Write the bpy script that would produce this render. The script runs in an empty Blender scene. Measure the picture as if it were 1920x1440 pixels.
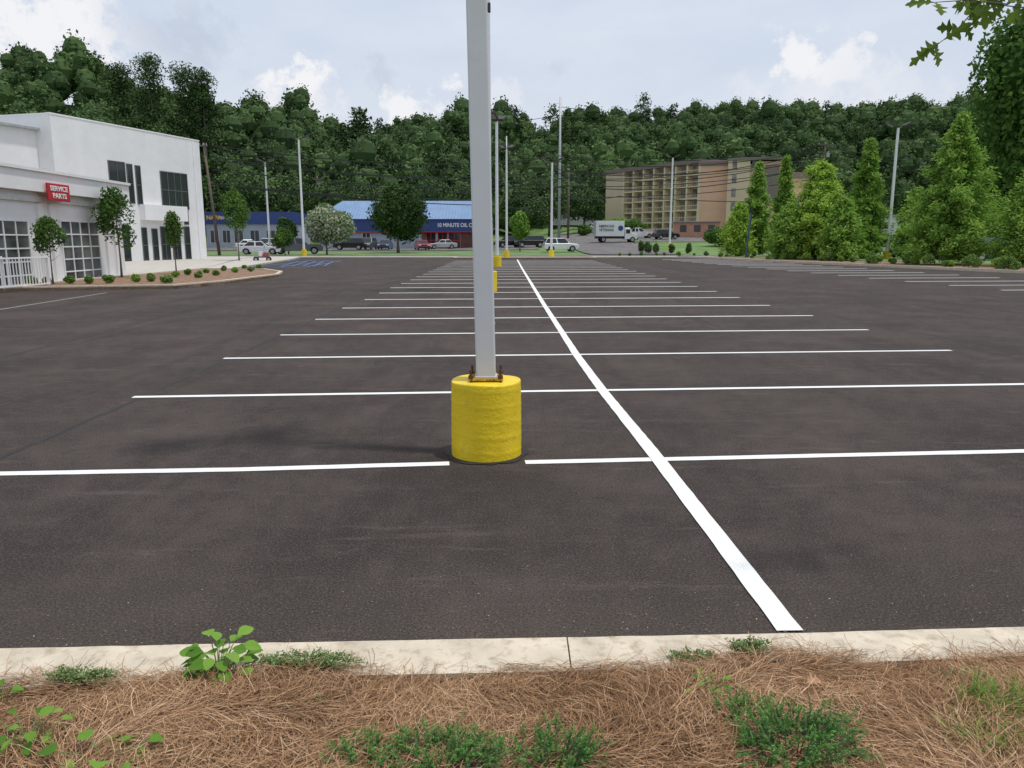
import bpy, math, random
import numpy as np
from mathutils import Vector, Matrix
R=math.radians
random.seed(7)
rng=np.random.default_rng(11)
sc=bpy.context.scene; col=sc.collection
F=1450.; PITCH=math.atan(270/1450); H=1.65; K=1475.
cp,sp=math.cos(PITCH),math.sin(PITCH)
def ray(px,py):
    cx=(px-960)/F; cy=-(py-720)/F
    return Vector((cx, cp+cy*sp, -sp+cy*cp))
def at(px,py,Y):
    d=ray(px,py); return Vector((0,0,H))+d*(Y/d.y)
def G(px,py,z=0.0):
    d=ray(px,py); return Vector((0,0,H))+d*((z-H)/d.z)
def sstep(a,b,x):
    t=np.clip((x-a)/(b-a),0,1); return t*t*(3-2*t)

# ---------------------------------------------------------------- materials
def nodes_of(name):
    m=bpy.data.materials.new(name); m.use_nodes=True
    nt=m.node_tree; b=nt.nodes['Principled BSDF']; return m,nt,b
def N(nt,t,**kw):
    n=nt.nodes.new(t)
    for k,v in kw.items(): setattr(n,k,v)
    return n
def mathn(nt,op,a,b=None,clamp=False):
    n=N(nt,'ShaderNodeMath',operation=op,use_clamp=clamp)
    for i,v in enumerate((a,b)):
        if v is None: continue
        if isinstance(v,(int,float)): n.inputs[i].default_value=v
        else: nt.links.new(v,n.inputs[i])
    return n.outputs[0]
def mixc(nt,f,a,b,blend='MIX'):
    n=N(nt,'ShaderNodeMix',data_type='RGBA',blend_type=blend)
    for i,v in ((0,f),(6,a),(7,b)):
        if isinstance(v,(int,float)): n.inputs[i].default_value=v
        elif isinstance(v,tuple): n.inputs[i].default_value=(*v[:3],1)
        else: nt.links.new(v,n.inputs[i])
    return n.outputs[2]
def noise_n(nt,vec,scale,detail=4,rough=.55):
    n=N(nt,'ShaderNodeTexNoise'); n.inputs['Scale'].default_value=scale
    n.inputs['Detail'].default_value=detail; n.inputs['Roughness'].default_value=rough
    if vec is not None: nt.links.new(vec,n.inputs['Vector'])
    return n.outputs[0]
def ramp(nt,f,stops):
    n=N(nt,'ShaderNodeValToRGB'); el=n.color_ramp.elements
    el[0].position,el[0].color=stops[0][0],(*stops[0][1],1)
    el[1].position,el[1].color=stops[-1][0],(*stops[-1][1],1)
    for p,c in stops[1:-1]:
        e=el.new(p); e.color=(*c,1)
    nt.links.new(f,n.inputs[0]); return n.outputs[0]
def mrange(nt,f,a,b,c=0.,d=1.):
    n=N(nt,'ShaderNodeMapRange'); nt.links.new(f,n.inputs[0])
    for i,v in enumerate((a,b,c,d)): n.inputs[i+1].default_value=v
    return n.outputs[0]
def bump(nt,b,h,strength=.3,dist=.01):
    n=N(nt,'ShaderNodeBump'); n.inputs['Strength'].default_value=strength; n.inputs['Distance'].default_value=dist
    nt.links.new(h,n.inputs['Height']); nt.links.new(n.outputs[0],b.inputs['Normal'])
def mat(name,c,rough=.6,metal=0.,var=.15,scale=4.,bmp=0.,dirt=None,bscale=None,dl=.50):
    m,nt,b=nodes_of(name)
    tc=N(nt,'ShaderNodeTexCoord').outputs['Object']
    f=noise_n(nt,tc,scale,3)
    lo=tuple(x*(1-var) for x in c); hi=tuple(min(1,x*(1+var)) for x in c)
    colr=ramp(nt,f,[(.3,lo),(.7,hi)])
    if dirt:
        g=mrange(nt,noise_n(nt,tc,scale*2.7,6,.65),dl,dl+.2,0,.8); colr=mixc(nt,g,colr,dirt)
    nt.links.new(colr,b.inputs['Base Color'])
    b.inputs['Roughness'].default_value=rough; b.inputs['Metallic'].default_value=metal
    if bmp: bump(nt,b,noise_n(nt,tc,bscale or scale*8,3),bmp)
    return m
def leafmat(name,c0,c1,c2,trans=.25,rough=.65):
    m,nt,b=nodes_of(name)
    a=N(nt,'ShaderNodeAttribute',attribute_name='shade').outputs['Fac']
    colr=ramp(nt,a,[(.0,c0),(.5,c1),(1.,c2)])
    nt.links.new(colr,b.inputs['Base Color']); b.inputs['Roughness'].default_value=rough
    b.inputs['Specular IOR Level'].default_value=.07
    if trans:
        t=N(nt,'ShaderNodeBsdfTranslucent'); nt.links.new(colr,t.inputs['Color'])
        mx=N(nt,'ShaderNodeMixShader'); mx.inputs[0].default_value=trans
        nt.links.new(b.outputs[0],mx.inputs[1]); nt.links.new(t.outputs[0],mx.inputs[2])
        nt.links.new(mx.outputs[0],nt.nodes['Material Output'].inputs['Surface'])
    return m
def asphalt_mat(name,base,stain=True):
    m,nt,b=nodes_of(name)
    tc=N(nt,'ShaderNodeTexCoord').outputs['Object']
    mp=N(nt,'ShaderNodeMapping'); mp.inputs['Scale'].default_value=(1,.08,1); nt.links.new(tc,mp.inputs[0])
    mp2=N(nt,'ShaderNodeMapping'); mp2.inputs['Scale'].default_value=(.35,2.2,1); mp2.inputs['Rotation'].default_value=(0,0,.25); nt.links.new(tc,mp2.inputs[0])
    big=noise_n(nt,tc,.55,6,.68); st=noise_n(nt,mp.outputs[0],.9,6,.66); mid=noise_n(nt,tc,4.5,7,.8); scf=noise_n(nt,mp2.outputs[0],1.5,8,.82)
    fine=noise_n(nt,tc,85.,4,.88)
    c=tuple(base); mul=lambda a,r=1,g=1,b_=1:(c[0]*a*r,c[1]*a*g,c[2]*a*b_)
    k=ramp(nt,big,[(.34,mul(.68)),(.5,mul(1.)),(.63,mul(1.36,1.02))])
    if stain:
        s=mrange(nt,st,.52,.61,0,.48); k=mixc(nt,s,k,mul(.5))
        s2=mrange(nt,mid,.51,.64,0,.42); k=mixc(nt,s2,k,mul(1.8,1.04))
        s3=mrange(nt,mid,.48,.36,0,.45); k=mixc(nt,s3,k,mul(.45))
        s4=mrange(nt,scf,.565,.62,0,.40); k=mixc(nt,s4,k,mul(2.5,1.04))
        d=mrange(nt,noise_n(nt,tc,1.3,8,.8),.625,.68,0,.5); k=mixc(nt,d,k,(.17,.132,.095))
        sx=N(nt,'ShaderNodeSeparateXYZ'); nt.links.new(tc,sx.inputs[0])
        yk=mrange(nt,mathn(nt,'ADD',sx.outputs[1],mathn(nt,'MULTIPLY',mid,3.)),5.4,4.2,0,.30); k=mixc(nt,yk,k,(.125,.103,.085))
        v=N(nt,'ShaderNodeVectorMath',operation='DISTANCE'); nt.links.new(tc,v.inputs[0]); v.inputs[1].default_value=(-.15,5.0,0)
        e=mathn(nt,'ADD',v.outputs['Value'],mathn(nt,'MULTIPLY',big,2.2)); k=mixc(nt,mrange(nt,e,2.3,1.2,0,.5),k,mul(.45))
    sp_=mrange(nt,fine,.53,.64,0,.72); k=mixc(nt,sp_,k,mul(3.0,1.04))
    pr=mrange(nt,fine,.48,.38,0,.85); k=mixc(nt,pr,k,mul(.2))
    vo=N(nt,'ShaderNodeTexVoronoi'); vo.inputs['Scale'].default_value=38.; nt.links.new(tc,vo.inputs['Vector'])
    k=mixc(nt,mrange(nt,vo.outputs['Distance'],.16,.10,0,.55),k,(.20,.17,.15))
    nt.links.new(k,b.inputs['Base Color']); b.inputs['Roughness'].default_value=.9
    b.inputs['Specular IOR Level'].default_value=.22
    bump(nt,b,fine,.75,.010)
    return m
M={}
M['asphalt']=asphalt_mat('asphalt',(.0545,.0435,.0385))
M['street']=asphalt_mat('street_asphalt',(.14,.133,.13),False)
M['collar']=mat('fresh_tar',(.014,.013,.014),.7,0,.5,30,.8)
M['seam_tar']=mat('paving_joint',(.020,.017,.016),.8,0,.3,8)
def paintmat(name,c,wear=.25):
    m,nt,b=nodes_of(name)
    tc=N(nt,'ShaderNodeTexCoord').outputs['Object']
    f=noise_n(nt,tc,90.,4,.85); g=noise_n(nt,tc,3.,4,.6)
    w=mrange(nt,f,.56,.66,0,wear); k=mixc(nt,mrange(nt,g,.35,.7,0,.22),c,tuple(x*.75 for x in c))
    k=mixc(nt,w,k,(.12,.11,.11)); nt.links.new(k,b.inputs['Base Color']); b.inputs['Roughness'].default_value=.7
    bump(nt,b,f,.6,.006); return m
M['line']=paintmat('white_road_paint',(.80,.80,.79),.4)
M['line_old']=paintmat('far_road_paint',(.32,.31,.30),.6)
M['blue_line']=paintmat('blue_road_paint',(.07,.16,.40))
M['curb']=mat('curb_concrete',(.58,.505,.395),.85,0,.14,6,.4,(.33,.255,.17),90,.50)
M['walk']=mat('sidewalk_concrete',(.46,.43,.38),.9,0,.12,1.5,.2)
M['grass']=mat('lawn_grass',(.115,.20,.05),.9,0,.40,.35,.4)
M['mulch']=mat('brown_mulch',(.22,.13,.08),.95,0,.5,7,.8,(.34,.23,.15))
M['straw_under']=mat('straw_litter',(.11,.06,.034),.95,0,.5,25,1.,(.22,.13,.075),80)
M['yellow']=mat('yellow_paint',(.79,.57,.010),.48,0,.07,6,.38,(.64,.44,.018),45,.53)
M['yellow_far']=mat('yellow_paint_plain',(.80,.58,.015),.55,0,.08,3)
M['pole']=mat('white_pole_paint',(.60,.605,.63),.45,0,.04,2,.04,(.55,.55,.56),None,.6)
M['polefar']=mat('pole_paint',(.72,.73,.75),.5,0,.05,1)
M['rust']=mat('rusty_steel',(.20,.085,.03),.8,.2,.5,30,.6,(.72,.50,.03),None,.42)
M['rustdark']=mat('dark_rusty_bolt',(.10,.045,.03),.7,.3,.5,60,.5)
M['lamp']=mat('lamp_housing',(.05,.045,.04),.5,.2,.2,5)
M['lens']=mat('lamp_glass',(.35,.35,.33),.2,0,.1,5)
M['wood']=mat('weathered_wood',(.13,.10,.08),.9,0,.3,6,.4)
M['steel']=mat('galvanised_steel',(.40,.41,.42),.5,.3,.1,3)
M['wire']=mat('wire_black',(.02,.02,.022),.6)
M['wall']=mat('white_stucco',(.77,.77,.775),.85,0,.05,.6,.1,(.71,.71,.71))
M['wall2']=mat('white_fascia',(.80,.80,.80),.7,0,.04,.6)
M['glass']=mat('dark_window_glass',(.022,.028,.034),.07,0,.3,.4)
M['glass2']=mat('garage_glass',(.09,.105,.11),.08,0,.7,.8)
M['frame']=mat('window_frame',(.6,.6,.61),.5)
M['frame_mid']=mat('bronze_frame',(.12,.12,.125),.5)
M['frame_dark']=mat('dark_frame',(.03,.03,.035),.5)
M['red']=mat('red_sign',(.48,.015,.03),.45,0,.08,2)
M['white']=mat('white_letters',(.82,.82,.82),.5,0,.02,2)
M['blue_roof']=mat('blue_metal_roof',(.17,.27,.44),.55,.0,.10,.5)
M['blue_wall']=mat('blue_fascia',(.028,.055,.20),.55,0,.1,1)
M['brick']=mat('red_brick_dark',(.13,.055,.045),.9,0,.2,3)
M['bluegrey']=mat('blue_grey_wall',(.35,.40,.47),.8,0,.08,1)
M['tan']=mat('tan_stucco',(.60,.48,.34),.9,0,.06,.3)
M['cream']=mat('cream_trim',(.66,.56,.38),.8,0,.06,.3)
M['peach']=mat('peach_stucco',(.66,.42,.29),.9,0,.06,.3)
M['brownroof']=mat('brown_parapet',(.20,.16,.145),.8,0,.1,.5)
M['recess']=mat('balcony_recess',(.50,.36,.25),.9,0,.2,.4)
M['curtain']=mat('hotel_window',(.19,.165,.155),.2,0,.6,.7)
M['yellowtxt']=mat('yellow_letters',(.75,.5,.03),.5)
M['trunk']=mat('bark',(.15,.12,.10),.95,0,.3,8,.5)
M['rubber']=mat('tyre_rubber',(.02,.02,.021),.9)
M['rim']=mat('wheel_rim',(.4,.4,.42),.35,.7)
M['head']=mat('headlight_lens',(.6,.62,.65),.1)
M['tail']=mat('taillight_lens',(.35,.01,.01),.2)
M['plastic']=mat('black_plastic',(.03,.03,.032),.6)
for n,c in dict(car_white=(.72,.73,.74),car_black=(.015,.016,.018),car_red=(.38,.012,.012),car_grey=(.12,.13,.14),car_silver=(.42,.43,.45),car_blue=(.04,.07,.16),car_green=(.04,.07,.05)).items():
    m_=mat(n,c,.25,.15,.04,1); m_.node_tree.nodes['Principled BSDF'].inputs['Coat Weight'].default_value=.6; M[n]=m_
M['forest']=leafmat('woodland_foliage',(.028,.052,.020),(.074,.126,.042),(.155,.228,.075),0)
M['leaf_dark']=leafmat('dark_leaves',(.024,.048,.016),(.062,.112,.034),(.13,.20,.06),.15)
M['leaf_mid']=leafmat('oak_foliage',(.03,.065,.014),(.085,.17,.036),(.18,.30,.065),.3)
M['leaf_cyp']=leafmat('cypress_foliage',(.09,.19,.035),(.23,.39,.07),(.39,.56,.12),.4)
M['leaf_lime']=leafmat('lime_foliage',(.12,.22,.03),(.30,.46,.07),(.48,.64,.12),.4)
M['leaf_bloom']=leafmat('myrtle_foliage',(.05,.09,.035),(.17,.25,.10),(.66,.65,.54),.2)
M['shrub']=leafmat('shrub_foliage',(.05,.10,.026),(.15,.26,.06),(.32,.44,.11),.2)
M['weed']=leafmat('weed_leaves',(.08,.19,.03),(.18,.36,.055),(.29,.48,.09),.4)
M['creep']=leafmat('creeping_weed',(.09,.15,.05),(.20,.29,.11),(.34,.41,.19),.25)
M['juniper']=leafmat('juniper_foliage',(.035,.11,.028),(.10,.25,.06),(.22,.40,.12),.25)
M['overoak']=leafmat('overhanging_oak',(.07,.12,.02),(.13,.20,.035),(.22,.30,.06),.5)
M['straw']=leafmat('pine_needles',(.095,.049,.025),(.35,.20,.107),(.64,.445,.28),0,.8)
M['deadleaf']=leafmat('dead_leaf',(.2,.1,.05),(.45,.27,.17),(.42,.25,.15),.1)

# ---------------------------------------------------------------- mesh helpers
def tag(o,label=None,cat=None,group=None,kind=None):
    if label: o['label']=label
    if cat: o['category']=cat
    if group: o['group']=group
    if kind: o['kind']=kind
    return o
def thing(name,label,cat,loc=(0,0,0),rz=0.,group=None):
    o=bpy.data.objects.new(name,None); col.objects.link(o); o.empty_display_size=.2
    o.location=loc; o.rotation_euler=(0,0,rz); return tag(o,label,cat,group)
class MB:
    def __init__(s): s.v=[]; s.f=[]
    def add(s,vs,fs):
        o=len(s.v); s.v+=[tuple(v) for v in vs]; s.f+=[tuple(i+o for i in f) for f in fs]; return s
    def box(s,x0,x1,y0,y1,z0,z1,Mx=None):
        v=[Vector(p) for p in ((x0,y0,z0),(x1,y0,z0),(x1,y1,z0),(x0,y1,z0),(x0,y0,z1),(x1,y0,z1),(x1,y1,z1),(x0,y1,z1))]
        if Mx is not None: v=[Mx@p for p in v]
        return s.add(v,[(0,3,2,1),(4,5,6,7),(0,1,5,4),(1,2,6,5),(2,3,7,6),(3,0,4,7)])
    def cyl(s,p,q,r0,r1=None,n=12,cap=True):
        p=Vector(p); q=Vector(q); r1=r0 if r1 is None else r1
        d=(q-p).normalized(); a=d.orthogonal().normalized(); b=d.cross(a)
        v=[];
        for c,r in ((p,r0),(q,r1)):
            for i in range(n):
                t=2*math.pi*i/n; v.append(c+(a*math.cos(t)+b*math.sin(t))*r)
        f=[(i,(i+1)%n,n+(i+1)%n,n+i) for i in range(n)]
        if cap: f+=[tuple(range(n-1,-1,-1)),tuple(range(n,2*n))]
        return s.add(v,f)
    def tube(s,pts,r,n=6):
        pts=[Vector(p) for p in pts]; rs=r if isinstance(r,(list,tuple)) else [r]*len(pts)
        v=[]; a=None
        for i,p in enumerate(pts):
            d=(pts[min(i+1,len(pts)-1)]-pts[max(i-1,0)]).normalized()
            if a is None: a=d.orthogonal().normalized()
            else: a=(a-d*a.dot(d)).normalized()
            b=d.cross(a)
            for k in range(n):
                t=2*math.pi*k/n; v.append(p+(a*math.cos(t)+b*math.sin(t))*rs[i])
        f=[]
        for i in range(len(pts)-1):
            for k in range(n): f.append((i*n+k,i*n+(k+1)%n,(i+1)*n+(k+1)%n,(i+1)*n+k))
        f+=[tuple(range(n-1,-1,-1)),tuple(range((len(pts)-1)*n,len(pts)*n))]
        return s.add(v,f)
    def prism(s,pts,y0,y1):
        n=len(pts); v=[(x,y0,z) for x,z in pts]+[(x,y1,z) for x,z in pts]
        f=[tuple(range(n)),tuple(range(2*n-1,n-1,-1))]+[(i,n+i,n+(i+1)%n,(i+1)%n) for i in range(n)]
        return s.add(v,f)
    def slab(s,pts,z0,z1):
        n=len(pts); v=[(p[0],p[1],z0) for p in pts]+[(p[0],p[1],z1) for p in pts]
        f=[tuple(range(n-1,-1,-1)),tuple(range(n,2*n))]+[(i,(i+1)%n,n+(i+1)%n,n+i) for i in range(n)]
        return s.add(v,f)
    def sheet(s,pts,z):
        return s.add([(p[0],p[1],z) for p in pts],[tuple(range(len(pts)))])
    def build(s,name,m,parent=None,smooth=False,bevel=0.,seg=2):
        me=bpy.data.meshes.new(name); me.from_pydata(s.v,[],s.f); me.update()
        if m: me.materials.append(m)
        o=bpy.data.objects.new(name,me); col.objects.link(o)
        if parent: o.parent=parent
        if smooth: me.polygons.foreach_set('use_smooth',[True]*len(me.polygons))
        if bevel:
            b=o.modifiers.new('bevel','BEVEL'); b.width=bevel; b.segments=seg; b.limit_method='ANGLE'; b.angle_limit=R(35)
        return o
def struct(o): o['kind']='structure'; return o
def soup(name,Q,S,m,parent=None):
    n=len(Q); me=bpy.data.meshes.new(name)
    me.vertices.add(n*4); me.vertices.foreach_set('co',Q.reshape(-1).astype(np.float32))
    me.loops.add(n*4); me.loops.foreach_set('vertex_index',np.arange(n*4,dtype=np.int32))
    me.polygons.add(n); me.polygons.foreach_set('loop_start',np.arange(0,n*4,4,dtype=np.int32))
    try: me.polygons.foreach_set('loop_total',np.full(n,4,dtype=np.int32))
    except Exception: pass
    me.update(calc_edges=True)
    a=me.attributes.new('shade','FLOAT','FACE'); a.data.foreach_set('value',np.clip(S,0,1).astype(np.float32))
    me.materials.append(m)
    o=bpy.data.objects.new(name,me); col.objects.link(o)
    if parent: o.parent=parent
    return o
def unit(a): return a/np.maximum(np.linalg.norm(a,axis=-1,keepdims=True),1e-9)
def diamonds(c,n,s,asp=.55,tdir=None):
    k=len(c); r=rng.normal(size=(k,3)) if tdir is None else tdir
    n=unit(n); t=unit(np.cross(np.cross(n,r),n)); b=np.cross(n,t)
    s=np.asarray(s).reshape(-1,1)*np.ones((k,1))
    return np.stack([c-t*s,c-b*s*asp,c+t*s,c+b*s*asp],1)
def _qs():
    q=[]
    for ax in range(3):
        for sg in (-1,1):
            for i in range(2):
                for j in range(2):
                    vs=[]
                    for (u,v) in ((i-1,j-1),(i,j-1),(i,j),(i-1,j)):
                        p=np.zeros(3); p[ax]=sg; p[(ax+1)%3]=u; p[(ax+2)%3]=v; vs.append(p/np.linalg.norm(p))
                    q.append(vs if sg>0 else vs[::-1])
    return np.array(q)
QS=_qs()
def broad(Rx,Rz,zc,nl,nleaf,ls,seed=0,core=.72,lobe=.5,flat=1.,jit=.45,tone=0.,cs=.12,cv=.14):
    r=np.random.default_rng(seed)
    Qs=[];Ss=[]
    i=0
    while i<nl:
        d=unit(r.normal(size=3)); rad=r.uniform(.35,.70)
        if i==0: c=np.array([0,0,0.]); lr=.66
        else: c=d*rad; lr=r.uniform(.24,.52)*lobe/.5
        if c[2]<-.55: continue
        ctr=np.array([c[0]*Rx,c[1]*Rx,zc+c[2]*Rz]); ax=np.array([lr*Rx,lr*Rx,lr*Rz*flat])
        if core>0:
            Qs.append(QS*ax*core+ctr); Ss.append(np.full(len(QS),cs)+r.uniform(0,.1,len(QS)))  # dark inner lump added to each lobe to block light through the crown
        k=max(6,int(nleaf*(lr**2)/(nl*.17)))
        nn=unit(r.normal(size=(k,3))+np.array([0,0,.3])); rr=r.uniform(.72,1.2,(k,1))
        pos=ctr+nn*ax*rr
        nm=unit(nn+r.normal(size=(k,3))*jit+np.array([0,0,.15]))
        Qs.append(diamonds(pos,nm,r.uniform(.5,1.35,k)*ls,.6))
        clump=r.uniform(-cv,cv)
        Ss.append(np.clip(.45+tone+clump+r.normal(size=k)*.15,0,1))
        i+=1
    return np.concatenate(Qs),np.concatenate(Ss)
def cypress(Hh,Rm,n,ls,seed=0,z0=.03,power=.85,tone=0.):
    r=np.random.default_rng(seed); Qs=[];Ss=[]
    nb=190
    for i in range(nb):
        t=(i+r.uniform())/nb; t=t**1.15; z=z0+(1-z0)*t
        az=i*2.4+r.uniform(-.6,.6); L=Rm*((1-t)**power)*r.uniform(.5,1.2)+.12
        if t<.1: L*=.85
        k=int(n/nb*(.35+1.6*(1-t)))
        u=r.uniform(.12,1,k)**.7
        rise=r.uniform(.3,.8)
        wd=(.20+.12*(1-u))*(.55+L*.2)
        pos=np.stack([np.cos(az)*L*u,np.sin(az)*L*u,z*Hh+L*u*rise-.3*L*u*u],1)+r.normal(size=(k,3))*wd[:,None]*np.array([1,1,.9])
        nm=unit(r.normal(size=(k,3))*.7+np.array([np.cos(az)*.6,np.sin(az)*.6,.8]))
        td=np.tile(np.array([np.cos(az),np.sin(az),.3]),(k,1))+r.normal(size=(k,3))*.6
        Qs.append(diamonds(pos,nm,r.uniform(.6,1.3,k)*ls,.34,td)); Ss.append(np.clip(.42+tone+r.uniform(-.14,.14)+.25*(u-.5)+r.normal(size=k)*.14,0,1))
    return np.concatenate(Qs),np.concatenate(Ss)
def trunk_mb(h,r,limbs=5,spread=1.,seed=0,start=.35):
    rd=random.Random(seed); m=MB()
    pts=[(rd.uniform(-.03,.03)*h*i/5*.4,rd.uniform(-.03,.03)*h*i/5*.4,h*i/5) for i in range(6)]
    m.tube(pts,[r*(1.25 if i==0 else 1)*(1-.75*i/5) for i in range(6)],8)
    for i in range(limbs):
        t=start+(.9-start)*(i+.5)/limbs; az=i*2.4+rd.uniform(-.4,.4); L=spread*(1-.5*t)*rd.uniform(.7,1.1)
        b=Vector((0,0,h*t)); e=b+Vector((math.cos(az)*L,math.sin(az)*L,L*rd.uniform(.5,.9)))
        m.tube([b,b.lerp(e,.5)+Vector((0,0,-L*.05)),e],[r*.5*(1-.6*t),r*.3*(1-.5*t),r*.1],6)
    return m
def textmesh(s,size,m,parent,name='lettering',loc=(0,0,0),rot=(R(90),0,0),ext=.01,align='CENTER',bold=.0,sx=1.):
    cu=bpy.data.curves.new(name,'FONT'); cu.body=s; cu.size=size; cu.extrude=ext; cu.align_x=align; cu.align_y='CENTER'; cu.offset=bold
    t=bpy.data.objects.new('tmp',cu); col.objects.link(t)
    dg=bpy.context.evaluated_depsgraph_get(); dg.update()
    me=bpy.data.meshes.new_from_object(t.evaluated_get(dg)); bpy.data.objects.remove(t)
    me.materials.clear(); me.materials.append(m)
    o=bpy.data.objects.new(name,me); col.objects.link(o); o.parent=parent; o.location=loc; o.rotation_euler=rot; o.scale=(sx,1,1); return o

# ---------------------------------------------------------------- terrain
SK=np.array([(-900,130),(-400,120),(0,122),(150,122),(240,132),(300,160),(400,170),(440,204),(560,208),(620,246),(700,246),(780,234),(870,230),(960,236),(1040,238),(1100,220),(1200,210),(1400,204),(1500,206),(1600,208),(1660,196),(1750,200),(1850,205),(2300,185),(3000,200)],float)
def tz(x,y):
    x=np.asarray(x,float); y=np.asarray(y,float)
    a=x/np.maximum(y,1.); px=960+K*a
    base=sstep(95,180,y)*(.8+2.2*sstep(-.1,.12,a))
    y0=165+50*sstep(-.1,.1,a); yr=235+90*sstep(-.40,-.2,a)
    base=base+sstep(175,225,y)*4*sstep(.03,.08,a)*(1-sstep(.13,.17,a))*0.6
    rz=1.65+(450-np.interp(px,SK[:,0],SK[:,1]))/K*yr-13.
    t=np.clip((y-y0)/(yr-y0),0,1); t=t*(.55+.45*t*(3-2*t))
    return base+t*(rz-base)
xs=sorted(set(list(range(-480,481,8))+[-2500,-1500,-900,-650,650,900,1500,2500])); ys=sorted(set(list(range(-40,560,8))+[-1500,-400,-120,700,1000,1800,3000]))
X,Y_=np.meshgrid(xs,ys); Z=tz(X,Y_)-.03
g=MB(); nx=len(xs)
g.v=[(float(a),float(b),float(c)) for a,b,c in zip(X.ravel(),Y_.ravel(),Z.ravel())]
g.f=[(j*nx+i,j*nx+i+1,(j+1)*nx+i+1,(j+1)*nx+i) for j in range(len(ys)-1) for i in range(nx-1)]
struct(g.build('ground',M['grass'],smooth=True))
def strip(name,x0,x1,y0,y1,m,dz=.05,step=6):
    nxx=max(1,int((x1-x0)/step)); nyy=max(1,int((y1-y0)/step)); b=MB()
    for j in range(nyy+1):
        for i in range(nxx+1):
            x=x0+(x1-x0)*i/nxx; y=y0+(y1-y0)*j/nyy; b.v.append((x,y,float(tz(x,y))+dz))
    b.f=[(j*(nxx+1)+i,j*(nxx+1)+i+1,(j+1)*(nxx+1)+i+1,(j+1)*(nxx+1)+i) for j in range(nyy) for i in range(nxx)]
    return struct(b.build(name,m))
LAT=.075
rc=[(48,2.3),(36,18),(29.5,30),(25.6,39.3),(20.7,56.6),(17.3,71.0),(15.5,73.5)]
lot=[(-70,2.3),(48,2.3)]+rc[1:]+[(8,74.5),(-70,74.5)]
struct(MB().sheet(lot,0.).build('parking_lot',M['asphalt']))
strip('road',-140,140,79.,88.,M['street'],.02,20)
strip('pavement',-90,60,74.5,77.,M['walk'],.06,10)
strip('far_parking_area',-70,4.,114,150,M['street'])
strip('far_parking_area',8.,44.,134,170,M['street'])
strip('side_road',9,20,88.2,215,M['street'],.09)
def offset_poly(pts,w):
    out=[]
    for i,p in enumerate(pts):
        a=Vector(pts[max(i-1,0)]); b=Vector(pts[min(i+1,len(pts)-1)]); d=(b-a).normalized(); n=Vector((-d.y,d.x)); out.append((p[0]+n.x*w,p[1]+n.y*w))
    return out
def kerb(pts,w=.16,h=.13,name='kerb'):
    o=offset_poly(pts,w); m=MB()
    for i in range(len(pts)-1):
        a,b,c,d=pts[i],pts[i+1],o[i+1],o[i]
        m.add([(a[0],a[1],-.02),(b[0],b[1],-.02),(c[0],c[1],-.02),(d[0],d[1],-.02),(a[0],a[1],h),(b[0],b[1],h),(c[0],c[1],h),(d[0],d[1],h)],[(0,1,5,4),(2,3,7,6),(4,5,6,7)]+([(3,0,4,7)] if i==0 else [])+([(1,2,6,5)] if i==len(pts)-2 else []))
    return struct(m.build(name,M['curb']))
kerb(rc,-.2,.15)
ro=offset_poly(rc,-.21)
struct(MB().slab([(48.3,2.3)]+ro[1:]+[(18,73.9),(30,73.9),(48,60),(60,40),(60,2.3)],-.02,.10).build('planting_bed',M['mulch']))
struct(MB().slab([(23,66),(20,73.9),(60,73.9),(70,40),(62,10),(50,10),(36,40)],-.02,.125).build('lawn',M['grass']))
il=G(850,488); ir=G(1108,484.5)
isl=[(il.x,68.5),(ir.x,69.5),(ir.x+.5,71.),(ir.x,73.2),(il.x,73.2),(il.x-.6,71)]
kerb(isl+[isl[0]],.16)
struct(MB().slab(isl,-.02,.09).build('planting_bed',M['mulch']))
il2=[(-17.,25.2),(-11.6,26.7),(-10.9,29.5),(-10.6,35.5),(-11.3,38.5),(-13.2,41.8),(-17.,42.4),(-17,33.5)]
kerb(il2+[il2[0]],.18,.15)
struct(MB().slab(il2,-.02,.10).build('planting_bed',M['mulch']))
struct(MB().slab([(-17.1,24.2),(-17.1,43.5),(-23,66),(-24.,74.4),(-50,74.4),(-50,24.2)],-.02,.12).build('sidewalk',M['walk']))
struct(MB().slab([(-40,22.4),(-17.1,23.2),(-17.1,24.18),(-40,24.18)],-.02,.118).build('kerb',M['curb']))
struct(MB().slab([(-16.9,42.7),(-15.6,43.2),(-18.5,66),(-20,74.3),(-23.7,74.3),(-22.8,66)],-.02,.11).build('sidewalk',M['walk']))

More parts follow.
